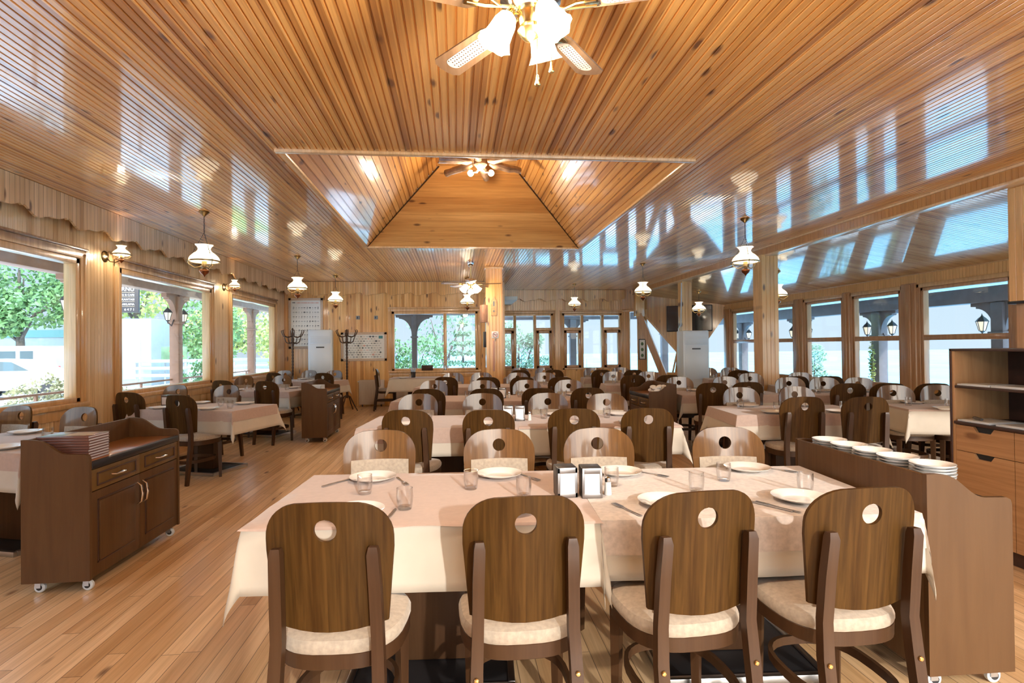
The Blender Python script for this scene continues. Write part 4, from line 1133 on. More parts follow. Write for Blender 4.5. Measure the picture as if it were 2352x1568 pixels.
def make_pendant(drop, label, loc, watts):
    t = thing('pendant_lamp', label, 'lamp', loc, random.uniform(0, 2), 'oil-lamp style pendants')
    mb = MB(); mb.lathe([(.058, 0), (.062, -.006), (.05, -.022), (.02, -.045), (.008, -.06), (0, -.06)], 20, cap=False); mb.build('ceiling_rose', M_BRASS, t)
    hub = -drop*.42
    mb = MB(); n = int((-.05-hub)/.022)
    for k in range(n):
        zc = lerp(-.05, hub, (k+.5)/n)
        pts = [((.006*math.cos(a) if k % 2 else 0), (0 if k % 2 else .006*math.cos(a)), zc+.015*math.sin(a)) for a in [2*PI*j/10 for j in range(10)]]
        mb.tube(pts, .0024, 5, closed=True)
    mb.build('chain', M_IRON, t)
    for k in range(3):
        a = 2*PI*k/3+.5; mb = MB(); n = 16
        for j in range(n):
            u = (j+.5)/n; r = .172*u; z = lerp(hub, -drop, u); c, q = math.cos(a), math.sin(a)
            h = math.hypot(.172, drop+hub)/n*.62
            mb.tube([(r*c-h*.55*c*.4, r*q-h*.55*q*.4, z+h*.5), (r*c+h*.55*c*.4, r*q+h*.55*q*.4, z-h*.5)], .004 if j % 2 else .0028, 5)
        mb.build('chain', M_IRON, t)
    oil_lamp(t, -drop)
    lamp(t, (0, 0, -drop-.03), watts)
    return t
PEND = [((-2.98, 6.98), 'nearest pendant lamp on the left, in front of the big windows', .60),
        ((-2.80, 10.26), 'second pendant lamp on the left, before the far left window', .58),
        ((-2.71, 12.98), 'pendant lamp right of the portrait wall chart', .57),
        ((.28, 13.35), 'pendant lamp hanging below the far ceiling fan', .60),
        ((3.155, 14.605), 'small pendant lamp before the casement windows', .56),
        ((3.771, 10.929), 'pendant lamp left of the right air conditioner', .58),
        ((3.80, 6.975), 'biggest pendant lamp, left of the beam post', .575)]
for (x, y), lb, d in PEND: make_pendant(d, lb, (x, y, ZC), 50)
for (x, y), lb in [((6.15, 13.6), 'pendant lamp in the veranda beside the television'), ((6.05, 9.95), 'pendant lamp in the veranda, just right of the beam post')]:
    z = VZ0-(x-XB)*(VZ0-VZ1)/(XR-XB)
    make_pendant(z-2.33 if x > 6.1 else z-2.36, lb, (x, y, z), 30)
def make_sconce(label, y, z):
    t = thing('wall_lamp', label, 'lamp', (XL, y, z), 0, 'oil-lamp style wall lamps')
    mb = MB(); mb.lathe([(.066, 0), (.07, .004), (.06, .016), (.03, .026), (.012, .034), (0, .036)], 22, axis='X', cap=True); mb.build('wall_plate', M_BRASS, t)
    o = MB(); o.tube([(.02, 0, -.01), (.06, 0, -.06), (.12, 0, -.07), (.18, 0, -.045)], .007, 8); o.tube([(.02, 0, .02), (.05, 0, .06), (.075, 0, .05), (.07, 0, .03)], .006, 8); o.build('arm', M_BRASS, t)
    a = thing('tmp', '', '', (0, 0, 0)); oil_lamp(a, .0, .56)
    for ch in list(a.children): ch.parent = t; ch.location = (.19, 0, .02)
    bpy.data.objects.remove(a)
    lamp(t, (.19, 0, .0), 6)
make_sconce('brass wall lamp with white shade between the first two left windows', 7.16, 2.585)
make_sconce('brass wall lamp with white shade between the second and third left windows', 10.62, 2.585)

# ------------------------------------------------------------------ ceiling fans
def tulip(t, c, d, s, m):
    """ruffled tulip glass opening along unit vector d from point c"""
    d = Vector(d).normalized(); q = d.to_track_quat('Z', 'Y').to_matrix().to_4x4(); q.translation = Vector(c)
    mb = MB(); mb.lathe([(.022*s, 0), (.04*s, .012*s), (.052*s, .045*s), (.056*s, .085*s), (.062*s, .12*s), (.078*s, .15*s)], 24, ruffle=lambda i, a: 1+(.08*math.cos(7*a) if i == 5 else 0), cap=False)
    mb.xf(q); sh = mb.build('lamp_shade', m, t, smooth=70)
    mb = MB(); mb.lathe([(0, -.03*s), (.018*s, -.03*s), (.026*s, 0), (.0, .004)], 14, cap=False); mb.xf(q); mb.build('lamp_holder', M_GOLD, t)
    mb = MB(); mb.ball((0, 0, .07*s), .03*s, 10, 8); mb.xf(q); mb.build('bulb', M_BULB, t)
def make_fan(label, loc, drop, a0, nsh, sh0, watts, blade_len=.50, tilt=50, cs=1.0, chains=True):
    t = thing('ceiling_fan', label, 'ceiling fan', loc)
    zb = -drop
    mb = MB(); mb.lathe([(.07, 0), (.072, -.01), (.05, -.06), (.03, -.075), (.016, -.08), (0, -.08)], 22, cap=False); mb.build('canopy', M_CHROME, t)
    mb = MB(); mb.lathe([(.013, -.07), (.013, zb+.11)], 12); mb.build('down_rod', M_GOLD, t)
    mb = MB(); mb.lathe([(0, zb+.12), (.04, zb+.118), (.10, zb+.10), (.115, zb+.06), (.112, zb+.03), (.08, zb+.01), (.06, zb-.005), (0, zb-.005)], 28, cap=False); mb.build('motor_housing', M_CHROME, t)
    for k in range(5):
        a = a0+2*PI*k/5; mt = Matrix.Rotation(a, 4, 'Z') @ Matrix.Rotation(R(-11), 4, 'Y') if False else Matrix.Rotation(a, 4, 'Z')
        pitch = Matrix.Translation((0, 0, zb)) @ mt @ Matrix.Rotation(R(12), 4, 'X')
        L0, L1 = .20, .20+blade_len*.74
        def outline(gr):
            o = []; w0, w1 = .055-gr, .066-gr; e0, e1 = L0+gr*1.2, L1-gr
            c = .03
            o += [(e0, -w0*.7), (e0+.03, -w0), (e1-c, -w1), (e1-.008, -w1*.72), (e1, -w1*.3), (e1, w1*.3), (e1-.008, w1*.72), (e1-c, w1), (e0+.03, w0), (e0, w0*.7)]
            return o
        mb = MB(); mb.prism(outline(0), 'Z', -.003, .004); mb.xf(pitch); b = mb.build('blade', M_BLADE, t)
        mb = MB(); o = []
        e0, e1, w_ = L0+.09, L1-.05, .032
        for j in range(9): aa = PI/2+PI*j/8; o.append((e0+w_*math.cos(aa), w_*math.sin(aa)))
        for j in range(9): aa = -PI/2+PI*j/8; o.append((e1-w_+w_*math.cos(aa), w_*math.sin(aa)))
        mb.prism(o, 'Z', -.0045, -.003); mb.xf(pitch); cn_ = mb.build('cane_inset', M_CANE, b)
        mb = MB(); nx = int((e1-e0)/.016)
        for j in range(nx):
            for q in range(4):
                x, y = e0-.01+j*.016+(.008 if q % 2 else 0), -.024+q*.016
                mb.lathe([(0, -.005), (.0034, -.005), (.0034, -.0044)], 6, (x, y, 0), cap=False)
        mb.xf(pitch); mb.build('cane_holes', M_DARK, cn_, smooth=0)
        mb = MB(); mb.tube([(.07, 0, -.0), (.12, 0, -.012), (.17, -.02, -.006), (.24, -.024, -.006)], .006, 6); mb.tube([(.12, 0, -.012), (.17, .02, -.006), (.24, .024, -.006)], .006, 6); mb.box(.2, .25, -.035, .035, -.008, -.003, .002)
        mb.xf(pitch); mb.build('blade_bracket', M_GOLD, t)
    mb = MB(); mb.lathe([(.045, zb), (.05, zb-.02), (.04, zb-.06), (.05, zb-.08), (.03, zb-.105), (0, zb-.12)], 20, cap=False); mb.build('light_kit', M_GOLD, t)
    for k in range(nsh):
        a = sh0+2*PI*k/nsh; c, q = math.cos(a), math.sin(a); tl = R(tilt)
        mb = MB(); mb.tube([(.03*c, .03*q, zb-.03), (.05*c, .05*q, zb-.008), (.072*c, .072*q, zb-.012)], .007, 8); mb.build('lamp_arm', M_GOLD, t)
        d = (c*math.cos(tl), q*math.cos(tl), -math.sin(tl)); tulip(t, (.078*c, .078*q, zb-.018), d, cs, M_SHADEHOT)
    lamp(t, (0, 0, zb-.22), watts, .08, (1, .84, .66))
    if chains:
        for (x, y, l) in ((.018, -.03, .275), (.075, .0, .21)):
            mb = MB(); mb.tube([(x, y, zb-.08), (x, y, zb-l+.02)], .0018, 6); ch = mb.build('pull_chain', M_GOLD, t)
            mb = MB(); mb.lathe([(0, 0), (.004, -.004), (.0055, -.02), (.011, -.038), (.009, -.042), (0, -.042)], 12, (x, y, zb-l+.025), cap=False); mb.build('chain_bell', M_GOLD, ch)
    return t
make_fan('nearest ceiling fan with lit glass shades and cane blades, top centre', (.285, 2.02, ZC), .415, R(90-36-1), 3, R(-62), 24, blade_len=.50, tilt=62, cs=.82)
make_fan('far ceiling fan with lit shades, left of the clad column', (.302, 10.95, ZC), .42, R(-15), 3, R(-35), 11, blade_len=.55, chains=False)
# rustic fan of split logs inside the recess
t = thing('ceiling_fan', 'rustic log ceiling fan glowing inside the hipped ceiling recess', 'ceiling fan', (.33, 7.0, ZC+HZ))
mb = MB(); mb.lathe([(.06, 0), (.06, -.03), (.018, -.06), (.014, -.2), (.05, -.22), (.085, -.25), (.085, -.32), (.05, -.36), (0, -.37)], 18, cap=False); mb.build('motor_housing', M_BROWNLOG, t)
rn = random.Random(12)
for k in range(6):
    a = R(20+60*k); c, q = math.cos(a), math.sin(a); mb = MB(); pts, rad = [], []
    for j in range(7):
        u = j/6; pts.append((lerp(.12, .56, u)*c+rn.uniform(-.008, .008), lerp(.12, .56, u)*q+rn.uniform(-.008, .008), -.29-.03*u+rn.uniform(-.006, .006))); rad.append((.026 if j == 0 else .045)+rn.uniform(-.005, .006))
    mb.tube(pts, rad, 10); lg = mb.build('log_blade', M_BROWNLOG, t)
    mb = MB(); e_ = pts[-1]; mb.tube([e_, (e_[0]+c*.004, e_[1]+q*.004, e_[2])], rad[-1]*.9, 10); mb.build('cut_end', M_LOGCUT, lg)
for k in range(3):
    a = R(-95+120*k); c, q = math.cos(a), math.sin(a)
    mb = MB(); mb.tube([(0, 0, -.34), (.06*c, .06*q, -.40), (.12*c, .12*q, -.39)], .016, 8); h = mb.build('lamp_arm', M_BROWNLOG, t)
    mb = MB(); mb.ball((.15*c, .15*q, -.40), .04, 12, 9); mb.build('bulb', M_BULB, h)
lamp(t, (0, 0, -.50), 22, .06, (1, .82, .6))

# ------------------------------------------------------------------ wall things at the back
def floor_ac(label, x, y, h, wd, dp, rz):
    t = thing('air_conditioner', label, 'air conditioner', (x, y, 0), rz, 'tall white air conditioners')
    mb = MB(); mb.box(-wd/2, wd/2, 0, dp, 0, h, .03); mb.build('cabinet', M_WHITE, t)
    mb = MB(); mb.box(-wd/2+.045, wd/2-.045, -.012, .01, h*.83, h-.035, .006)
    g = mb.build('outlet_grille', M_WHITE, t)
    mb = MB()
    for k in range(7): mb.box(-wd/2+.06, wd/2-.06, -.018, -.008, h*.845+k*.022, h*.845+k*.022+.006, .002)
    mb.build('louvre', M_OFFW, g)
    mb = MB(); mb.box(-wd/2+.045, wd/2-.045, -.008, .01, h*.42, h*.82, .005); mb.build('front_panel', M_WHITE, t)
    mb = MB(); mb.box(-.09, .09, -.012, 0, h*.775, h*.79, .001); mb.build('display', M_BLACK, t)
    mb = MB(); mb.box(-wd/2+.05, wd/2-.05, -.006, .01, .10, h*.38, .004); gi = mb.build('intake_grille', M_WHITE, t)
    mb = MB()
    for k in range(8): mb.box(-wd/2+.07, wd/2-.07, -.012, -.004, .14+k*.058, .14+k*.058+.014, .002)
    mb.build('intake_slats', M_BLUEG, gi)
    return t
floor_ac('tall white air conditioner by the left back wall, between the coat stands', -3.13, 13.30, 1.89, .54, .36, R(8))
floor_ac('tall white air conditioner on the right, in front of the television', 4.95, 11.1, 1.745, .56, .38, R(-2))
mb = MB(); mb.tube([(4.76, 11.55, 1.7), (4.78, 11.6, 1.80), (5.0, 12.0, 1.9), (5.2, 12.45, 2.3), (5.28, 12.6, 2.9)], .012, 6); tag(mb.build('drain_hose', M_WHITE), 'thin white hose running up beside the right air conditioner', 'hose')

def coat_stand(label, x, y, h=1.93):
    t = thing('coat_stand', label, 'coat stand', (x, y, 0), random.uniform(0, 1), 'bentwood coat stands')
    mb = MB(); prof = [(.022, .30), (.026, .45), (.020, .6)]
    for k in range(26): prof.append(((.026 if k % 2 else .017), .62+k*.036))
    prof += [(.024, 1.56), (.03, 1.66), (.022, 1.72), (.028, 1.78), (.015, h-.06), (.024, h-.04), (.012, h-.005), (0, h)]
    mb.lathe([(0, .30)]+prof, 12, cap=False); mb.build('pole', M_DARK, t)
    for lvl, (z, r, n) in enumerate(((1.74, .26, 6), (1.60, .20, 4))):
        for k in range(n):
            a = 2*PI*k/n+lvl*.4; c, q = math.cos(a), math.sin(a)
            P = [(.02, z), (r*.45, z-.03), (r*.8, z), (r*.92, z+.06), (r, z+.11), (r*.9, z+.14)]
            mb = MB(); mb.tube([(p*c, p*q, zz) for p, zz in P], [.011, .012, .011, .010, .009, .007], 6); mb.build('hook', M_DARK, t)
    for k in range(4):
        a = 2*PI*k/4+.4; c, q = math.cos(a), math.sin(a)
        mb = MB(); mb.tube([(p*c, p*q, zz) for p, zz in ((.015, .36), (.08, .33), (.17, .16), (.26, .012))], [.016, .015, .014, .012], 6); mb.build('leg', M_DARK, t)
coat_stand('dark bentwood coat stand in the left corner, before the portrait chart', -3.72, 13.20)
coat_stand('dark bentwood coat stand right of the left air conditioner', -2.51, 13.20, 1.89)

def chart(name, label, x0, x1, z0, z1, port):
    t = thing(name, label, 'wall chart', ((x0+x1)/2, YB, (z0+z1)/2)); W, H = (x1-x0)/2, (z1-z0)/2; f = .06
    mb = MB()
    for a, b, c, d in ((-W, -W+f, -H, H), (W-f, W, -H, H), (-W, W, -H, -H+f), (-W, W, H-f, H)): mb.box(a, b, -.028, -.004, c, d, .004)
    mb.build('frame', M_FRAMEW, t)
    mb = MB(); mb.box(-W+f, W-f, -.012, -.004, -H+f, H-f); mb.build('sheet', M_PAPER, t, smooth=0)
    rn = random.Random(5 if port else 9); g = {0: MB(), 1: MB(), 2: MB()}
    def fish(c, x, z, l, h, dr):
        P = [(-l, 0), (-l*.5, h*.8), (0, h), (l*.45, h*.6), (l*.7, h*.15), (l, h*.8), (l*.9, 0), (l, -h*.8), (l*.7, -h*.15), (l*.45, -h*.6), (0, -h), (-l*.5, -h*.8)]
        g[c].prism([(x+p*dr, z+q) for p, q in P], 'Y', -.0135, -.0115)
    if port:
        for r in range(9):
            for c in range(10):
                x, z = lerp(-W+.12, W-.12, c/9), lerp(H-.24, -H+.12, r/8)
                k = rn.random(); cc = 0 if k < .22 else 1
                if rn.random() < .5: fish(cc, x, z, .028, rn.uniform(.007, .02), rn.choice((-1, 1)))
                else:
                    w_ = rn.uniform(.008, .022); h_ = rn.uniform(.012, .035); g[cc].prism([(x-w_, z-h_), (x+w_*.8, z-h_*.7), (x+w_, z+h_*.4), (x, z+h_), (x-w_*.7, z+h_*.5)], 'Y', -.0135, -.0115)
                g[1].box(x-.02, x+.02, -.0125, -.0115, z-.045, z-.041)
        g[0].box(-W+.09, -W+.16, -.0125, -.0115, H-.125, H-.105)
        for k in range(16): g[2].box(-W+.2+k*.033, -W+.2+k*.033+rn.uniform(.012, .024), -.0125, -.0115, H-.135, H-.10)
    else:
        for r in range(10):
            for c in range(12):
                x, z = lerp(-W+.13, W-.12, (c+.5*(r % 2))/12), lerp(H-.11, -H+.10, r/9)
                if x > W-.24 and z > H-.2: continue
                k = rn.random(); fish(0 if k < .3 else 1 if k < .9 else 2, x, z, rn.uniform(.024, .04), rn.uniform(.006, .013) if rn.random() < .85 else .024, rn.choice((-1, 1)))
        mb = MB(); mb.box(W-.20, W-.10, -.0135, -.0115, H-.16, H-.09); mb.build('title_block', M_TEAL, t)
    for k, nm_, m_ in ((0, 'dark_fish_print', M_INK), (1, 'grey_fish_print', M_INKG), (2, 'pink_print', M_INKR)):
        if g[k].v: g[k].build(nm_, m_, t, smooth=0, kind='stuff')
    return t
chart('wall_chart', 'framed portrait chart of small sea creatures beside the left corner', -4.09, -3.265, 1.45, 2.70, True)
chart('wall_chart', 'framed landscape fish chart with a teal title block above the radiator', -2.84, -1.72, 1.13, 1.845, False)
def radiator(label, x0, x1, z0, z1, y):
    t = thing('radiator', label, 'radiator', ((x0+x1)/2, y, z0)); W = (x1-x0)/2; H = z1-z0
    mb = MB(); mb.box(-W, W, 0, .08, 0, H, .008); mb.build('panel', M_RAD, t)
    mb = MB(); n = int(2*W/.033)
    for k in range(n): xx = -W+.02+k*(2*W-.04)/(n-1); mb.box(xx-.006, xx+.006, -.006, .004, .03, H-.03, .003)
    mb.build('ribs', M_RAD, t)
    mb = MB(); mb.tube([(-W-.03, .03, H-.04), (-W, .03, H-.04)], .014, 8); mb.build('valve', M_WHITE, t)
    for xx in (-W+.08, W-.08):
        mb = MB(); mb.box(xx-.012, xx+.012, .02, .06, -z0, 0); mb.build('foot', M_IRON, t)
radiator('cream panel radiator below the landscape fish chart', -2.40, -1.78, .05, .66, YB-.10)
radiator('low cream radiator under the left back window', -1.55, -.35, .08, .36, YB-.10)
for i, (x, lb) in enumerate(((-2.42, 'left of the two small grey boxes on the back wall'), (-1.98, 'right of the two small grey boxes on the back wall'))):
    o = thing('junction_box', lb, 'junction box', (x, YB, 2.21), 0, 'small grey wall boxes')
    mb = MB(); mb.box(-.045, .045, -.03, 0, -.045, .045, .008); mb.build('box', M_BLUEG, o); mb = MB(); mb.box(-.02, .0, -.034, -.029, -.025, .025, .003); mb.build('lens', M_IRON, o)

# things on the free-standing column
o = tag(MB().build('tmp', M_POST), '', ''); bpy.data.objects.remove(o)
t = thing('no_smoking_sign', 'square no smoking sign on the clad column', 'sign', (.80, 11.40, 1.695))
mb = MB(); mb.box(-.07, .07, -.008, -.001, -.07, .07, .002); mb.build('plate', M_PAPER, t)
mb = MB(); mb.tube([(.048*math.cos(a), -.0095, .048*math.sin(a)) for a in [2*PI*k/28 for k in range(28)]], .005, 6, closed=True); mb.tube([(-.034, -.0095, .034), (.034, -.0095, -.034)], .005, 6); mb.build('prohibition_ring', plain('sign_red', (.62, .12, .12), .4), t)
mb = MB(); mb.box(-.036, .03, -.0095, -.0075, -.006, .006); mb.tube([(.034, -.009, .0), (.040, -.009, .018)], .003, 5); mb.build('cigarette', M_INK, t)
t = thing('wooden_plaque', 'small pointed wooden plaque with dark figures on the clad column', 'plaque', (.78, 11.40, 2.28))
mb = MB(); mb.prism([(-.06, -.20), (-.04, -.185), (-.02, -.2), (0, -.185), (.02, -.2), (.04, -.185), (.06, -.20), (.062, .10), (0, .20), (-.062, .10)], 'Y', -.014, -.001); mb.build('board', M_LOGCUT, t)
mb = MB(); mb.box(-.012, .012, -.017, -.013, .0, .10); mb.lathe([(0, -.017), (.016, -.017), (.016, -.013)], 10, (0, 0, -.10), axis='Y'); mb.build('figure', M_INK, t)
t = thing('speaker', 'brown box loudspeaker hung on the left side of the clad column', 'speaker', (.62, 11.47, 1.95), R(20))
mb = MB(); mb.box(-.10, .0, -.09, .09, 0, .36, .006); mb.build('cabinet', M_PORCHWOOD, t)
mb = MB(); mb.tube([(-.05, 0, .36), (-.02, 0, .50), (0, 0, .52)], .007, 6); mb.build('bracket', M_IRON, t)
t = thing('speaker', 'slim black loudspeaker on the left side of the clad column, below the brown one', 'speaker', (.62, 11.47, 1.44), R(0))
mb = MB(); mb.box(-.055, 0, -.06, .06, 0, .32, .006); mb.build('cabinet', M_BLACK, t)
mb = MB(); mb.box(-.05, -.008, -.066, -.058, .015, .305, .003); mb.build('grille', M_IRON, t)
mb = MB(); mb.box(-.018, .018, -.016, -.001, .95, 1.58, .003); tag(mb.build('cable_conduit', M_PIPEP, loc=(.77, 11.40, 0)), 'pinkish cable conduit running down the clad column', 'conduit')

# television and small picture on the canted corner wall
def onwall(s, z): return CA + cu*(s*CL) + Vector((0, 0, z))
ang = math.atan2(cu.y, cu.x)
p = onwall(.665, 2.20); t = thing('television', 'flat black television on the corner wall, half hidden by a post', 'television', tuple(p+cn*.02), ang)
mb = MB(); mb.box(-.62, .62, -.06, -.005, -.37, .37, .008); mb.build('housing', M_BLACK, t)
mb = MB(); mb.box(-.60, .60, -.064, -.058, -.345, .35); mb.build('screen', M_SCREEN, t)
mb = MB(); mb.box(-.15, .15, -.01, .0, -.15, .15); mb.build('wall_bracket', M_IRON, t)
p = onwall(.20, 1.33); t = thing('framed_picture', 'narrow framed picture on the strip of wall behind the slanting brace', 'picture', tuple(p), ang)
mb = MB()
for a, b, c, d in ((-.10, -.08, -.3, .3), (.08, .10, -.3, .3), (-.1, .1, -.3, -.28), (-.1, .1, .28, .3)): mb.box(a, b, -.03, -.005, c, d, .003)
mb.build('frame', M_BLACK, t)
mb = MB(); mb.box(-.08, .08, -.015, -.006, -.28, .28); mb.build('sheet', M_PAPER, t)
mb = MB()
for k in range(3): mb.ball((0, -.017, -.18+k*.17), .04, 8, 6, (1, .12, 1.3))
mb.build('print', M_LEAFB, t)
# window-side odds and ends
t = thing('napkin_cup', 'dark cup stuffed with blue napkins on the small window table', 'cup', (-.98, 12.95, TZ+.004))
mb = MB(); mb.lathe([(0, 0), (.045, 0), (.05, .005), (.06, .13), (.055, .13), (.046, .008), (0, .008)], 18, cap=False); mb.build('cup', M_CUP, t)
mb = MB(); rn = random.Random(3)
for k in range(7):
    a = 2*PI*k/7; mb.tube([(0, 0, .03), (.05*math.cos(a), .05*math.sin(a), .15), (.075*math.cos(a), .075*math.sin(a), .22)], [.6, 1, .7], flat=(.02, .0015))
mb.build('paper_napkins', M_BLUE, t)
t = thing('window_box', 'dark planter box on the sill of the left back window', 'planter', (-.72, YB-.04, .876))
mb = MB(); mb.box(-.14, .14, -.05, .02, 0, .13, .008); mb.build('box', M_DARK, t)
t = thing('stem_vase', 'tall thin vase with white twigs before the left back window', 'vase', (-.27, YB-.05, .876))
mb = MB(); mb.lathe([(0, 0), (.03, 0), (.035, .04), (.012, .11), (.016, .13)], 14, cap=False); mb.build('vase', M_STEEL, t)
mb = MB()
for k in range(8): mb.ball((random.uniform(-.02, .02), random.uniform(-.02, .02), .16+k*.035), .014, 6, 5)
mb.tube([(0, 0, .1), (.005, 0, .42)], .003, 5); mb.build('blossom_twig', M_NAPKIN, t)

# ------------------------------------------------------------------ outside
mb = MB(); mb.box(-45, XL-.14, -8, 60, -.30, -.13); mb.box(XL-.14, 9.8, YB2+.2, 24, -.30, -.13)
struct(mb.build('ground', M_PAVE, smooth=0))
mb = MB(); mb.box(XR+.1, 9.9, -3, YB2+.2, -.30, -.08); struct(mb.build('terrace_floor', M_PAVE, smooth=0))
mb = MB(); mb.box(-2500, 4000, -600, 4200, -62, -60); o = mb.build('sea', M_SEA, smooth=0); tag(o, 'pale blue sea reaching to the horizon beyond the windows', 'sea', kind='stuff')

def porch_post(label, x, y, z1, m, along='Y', spread=.42, hgt=.50, sz=.2, lant=(), name='porch_column'):
    t = thing(name, label, 'porch column', (x, y, -.12), 0)
    h = z1+.12; k = sz/2
    mb = MB(); mb.box(-k, k, -k, k, 0, h-.04, .02); mb.box(-k-.03, k+.03, -k-.03, k+.03, 0, .18, .015); mb.box(-k-.03, k+.03, -k-.03, k+.03, h-hgt-.09, h-hgt-.04, .012); mb.build('shaft', m, t)
    for s in (-1, 1):
        P = [(k*s, h-hgt)]
        for i in range(9):
            u = i/8; P.append(((k+(spread-k)*(1-math.cos(u*PI/2)))*s, h-hgt+(hgt-.13)*math.sin(u*PI/2)))
        P += [(spread*s, h-.10), ((spread+.10)*s, h-.09), ((spread+.10)*s, h), (k*s*.5, h), (k*s*.5, h-hgt)]
        mb = MB(); mb.prism(P, 'X' if along == 'Y' else 'Y', -.055, .055); mb.build('bracket', m, t)
    for j, (s, dz) in enumerate(lant):
        mk_lantern(t, s*.36, h-hgt-.02+dz, s, along)
    return t
def mk_lantern(t, off, z, s, along):
    P = lambda a, b, c: (b, a, c) if along == 'Y' else (a, b, c)
    c = P(off, 0, z)
    mb = MB(); mb.tube([P(.1*s, 0, z+.02), P(off*.55, 0, z-.12), P(off, 0, z-.05), P(off, 0, z)], .012, 6); a = mb.build('lantern_arm', M_IRON, t)
    mb = MB(); mb.lathe([(.045, 0), (.085, .16), (.08, .165)], 6, c, cap=False); mb.build('lantern_glass', M_LANTERN, a, smooth=0)
    mb = MB(); mb.lathe([(.105, .16), (.06, .22), (.03, .245), (.012, .27), (0, .31)], 6, c, cap=True); mb.lathe([(0, -.05), (.03, -.02), (.05, .0)], 6, c, cap=False)
    for k in range(6):
        q = 2*PI*k/6; mb.tube([(c[0]+.046*math.cos(q), c[1]+.046*math.sin(q), c[2]), (c[0]+.087*math.cos(q), c[1]+.087*math.sin(q), c[2]+.16)], .006, 5)
    mb.build('lantern_frame', M_IRON, a)
def canopy(name, beam, soffit, m):
    mb = MB(); mb.box(*beam, .01); struct(mb.build('trim_%s' % name, m))
    mb = MB(); mb.box(*soffit); struct(mb.build('ceiling', M_SOFFIT, smooth=0))
# left porch
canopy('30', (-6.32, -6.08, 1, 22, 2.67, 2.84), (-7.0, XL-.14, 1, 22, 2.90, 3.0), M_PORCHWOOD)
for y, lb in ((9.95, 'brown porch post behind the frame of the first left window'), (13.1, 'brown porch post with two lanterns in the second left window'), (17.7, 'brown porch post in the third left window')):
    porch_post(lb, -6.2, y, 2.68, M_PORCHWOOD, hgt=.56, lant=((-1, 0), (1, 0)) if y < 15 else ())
t = thing('porch_railing', 'thin dark railing along the left porch', 'railing', (-6.25, 3, -.13))
mb = MB(); mb.tube([(0, 0, .93), (0, 15, .93)], .02, 8); mb.build('top_rail', M_PORCHWOOD, t)
mb = MB(); mb.tube([(0, 0, .25), (0, 15, .25)], .012, 6); mb.build('bottom_rail', M_PORCHWOOD, t)
for k in range(11):
    mb = MB(); y = .4+k*1.4; mb.box(-.018, .018, y-.018, y+.018, 0, .93); mb.tube([(0, y, .3), (0, y+.35, .6), (0, y+.7, .82), (0, y+1.05, .6), (0, y+1.4, .3)], .01, 6); mb.build('baluster', M_PORCHWOOD, t)
# back porches
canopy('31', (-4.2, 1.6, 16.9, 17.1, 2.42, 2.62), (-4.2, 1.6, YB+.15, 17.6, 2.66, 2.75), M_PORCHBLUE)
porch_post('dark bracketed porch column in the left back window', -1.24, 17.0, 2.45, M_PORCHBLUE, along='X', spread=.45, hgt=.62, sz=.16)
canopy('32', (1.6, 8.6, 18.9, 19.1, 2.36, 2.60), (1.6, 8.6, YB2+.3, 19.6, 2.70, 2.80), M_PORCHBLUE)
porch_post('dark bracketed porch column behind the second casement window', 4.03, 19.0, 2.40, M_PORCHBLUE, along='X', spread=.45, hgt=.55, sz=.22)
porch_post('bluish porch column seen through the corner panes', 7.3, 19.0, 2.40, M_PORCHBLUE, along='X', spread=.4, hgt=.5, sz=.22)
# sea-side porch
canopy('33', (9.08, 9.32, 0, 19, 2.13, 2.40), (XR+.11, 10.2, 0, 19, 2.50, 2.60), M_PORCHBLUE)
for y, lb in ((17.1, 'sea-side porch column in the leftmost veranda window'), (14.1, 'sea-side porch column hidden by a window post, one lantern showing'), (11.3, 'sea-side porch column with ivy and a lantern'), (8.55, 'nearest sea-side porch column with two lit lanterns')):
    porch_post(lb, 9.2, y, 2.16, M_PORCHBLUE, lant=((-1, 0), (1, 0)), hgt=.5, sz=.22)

def leaves(mb, c, r, n, s, rn, shell=.55):
    for _ in range(n):
        d = Vector((rn.gauss(0, 1), rn.gauss(0, 1), rn.gauss(0, 1))).normalized()*(shell+(1-shell)*rn.random())
        p = Vector((c[0]+d.x*r[0], c[1]+d.y*r[1], c[2]+d.z*r[2]))
        a = Vector((rn.gauss(0, 1), rn.gauss(0, 1), rn.gauss(0, 1))).normalized(); b = a.orthogonal().normalized()
        k = s*rn.uniform(.6, 1.3); b *= k*.45; a *= k
        mb.add([p-a*.5, p+b*.6-a*.05, p+a*.5, p-b*.6-a*.05], [(0, 1, 2, 3)])
def tree(name, label, loc, h, blobs, m, n=500, s=.16, seed=1, trunk=.12, cat='tree'):
    rn = random.Random(seed); t = thing(name, label, cat, loc)
    mb = MB()
    for (x, y, z, rx, ry, rz) in blobs: leaves(mb, (x, y, z), (rx, ry, rz), n, s, rn)
    mb.build('foliage', m, t, smooth=0)
    mb = MB(); mb.tube([(0, 0, 0), (.03, .02, h*.3), (-.04, .03, h*.6), (0, 0, h*.85)], [trunk, trunk*.85, trunk*.6, trunk*.2], 9)
    for (x, y, z, rx, ry, rz) in blobs[:5]: mb.tube([(0, 0, z*.55), (x*.6, y*.6, z*.8), (x, y, z)], [trunk*.4, trunk*.3, trunk*.1], 6)
    mb.build('trunk', M_BARK, t)
    return t
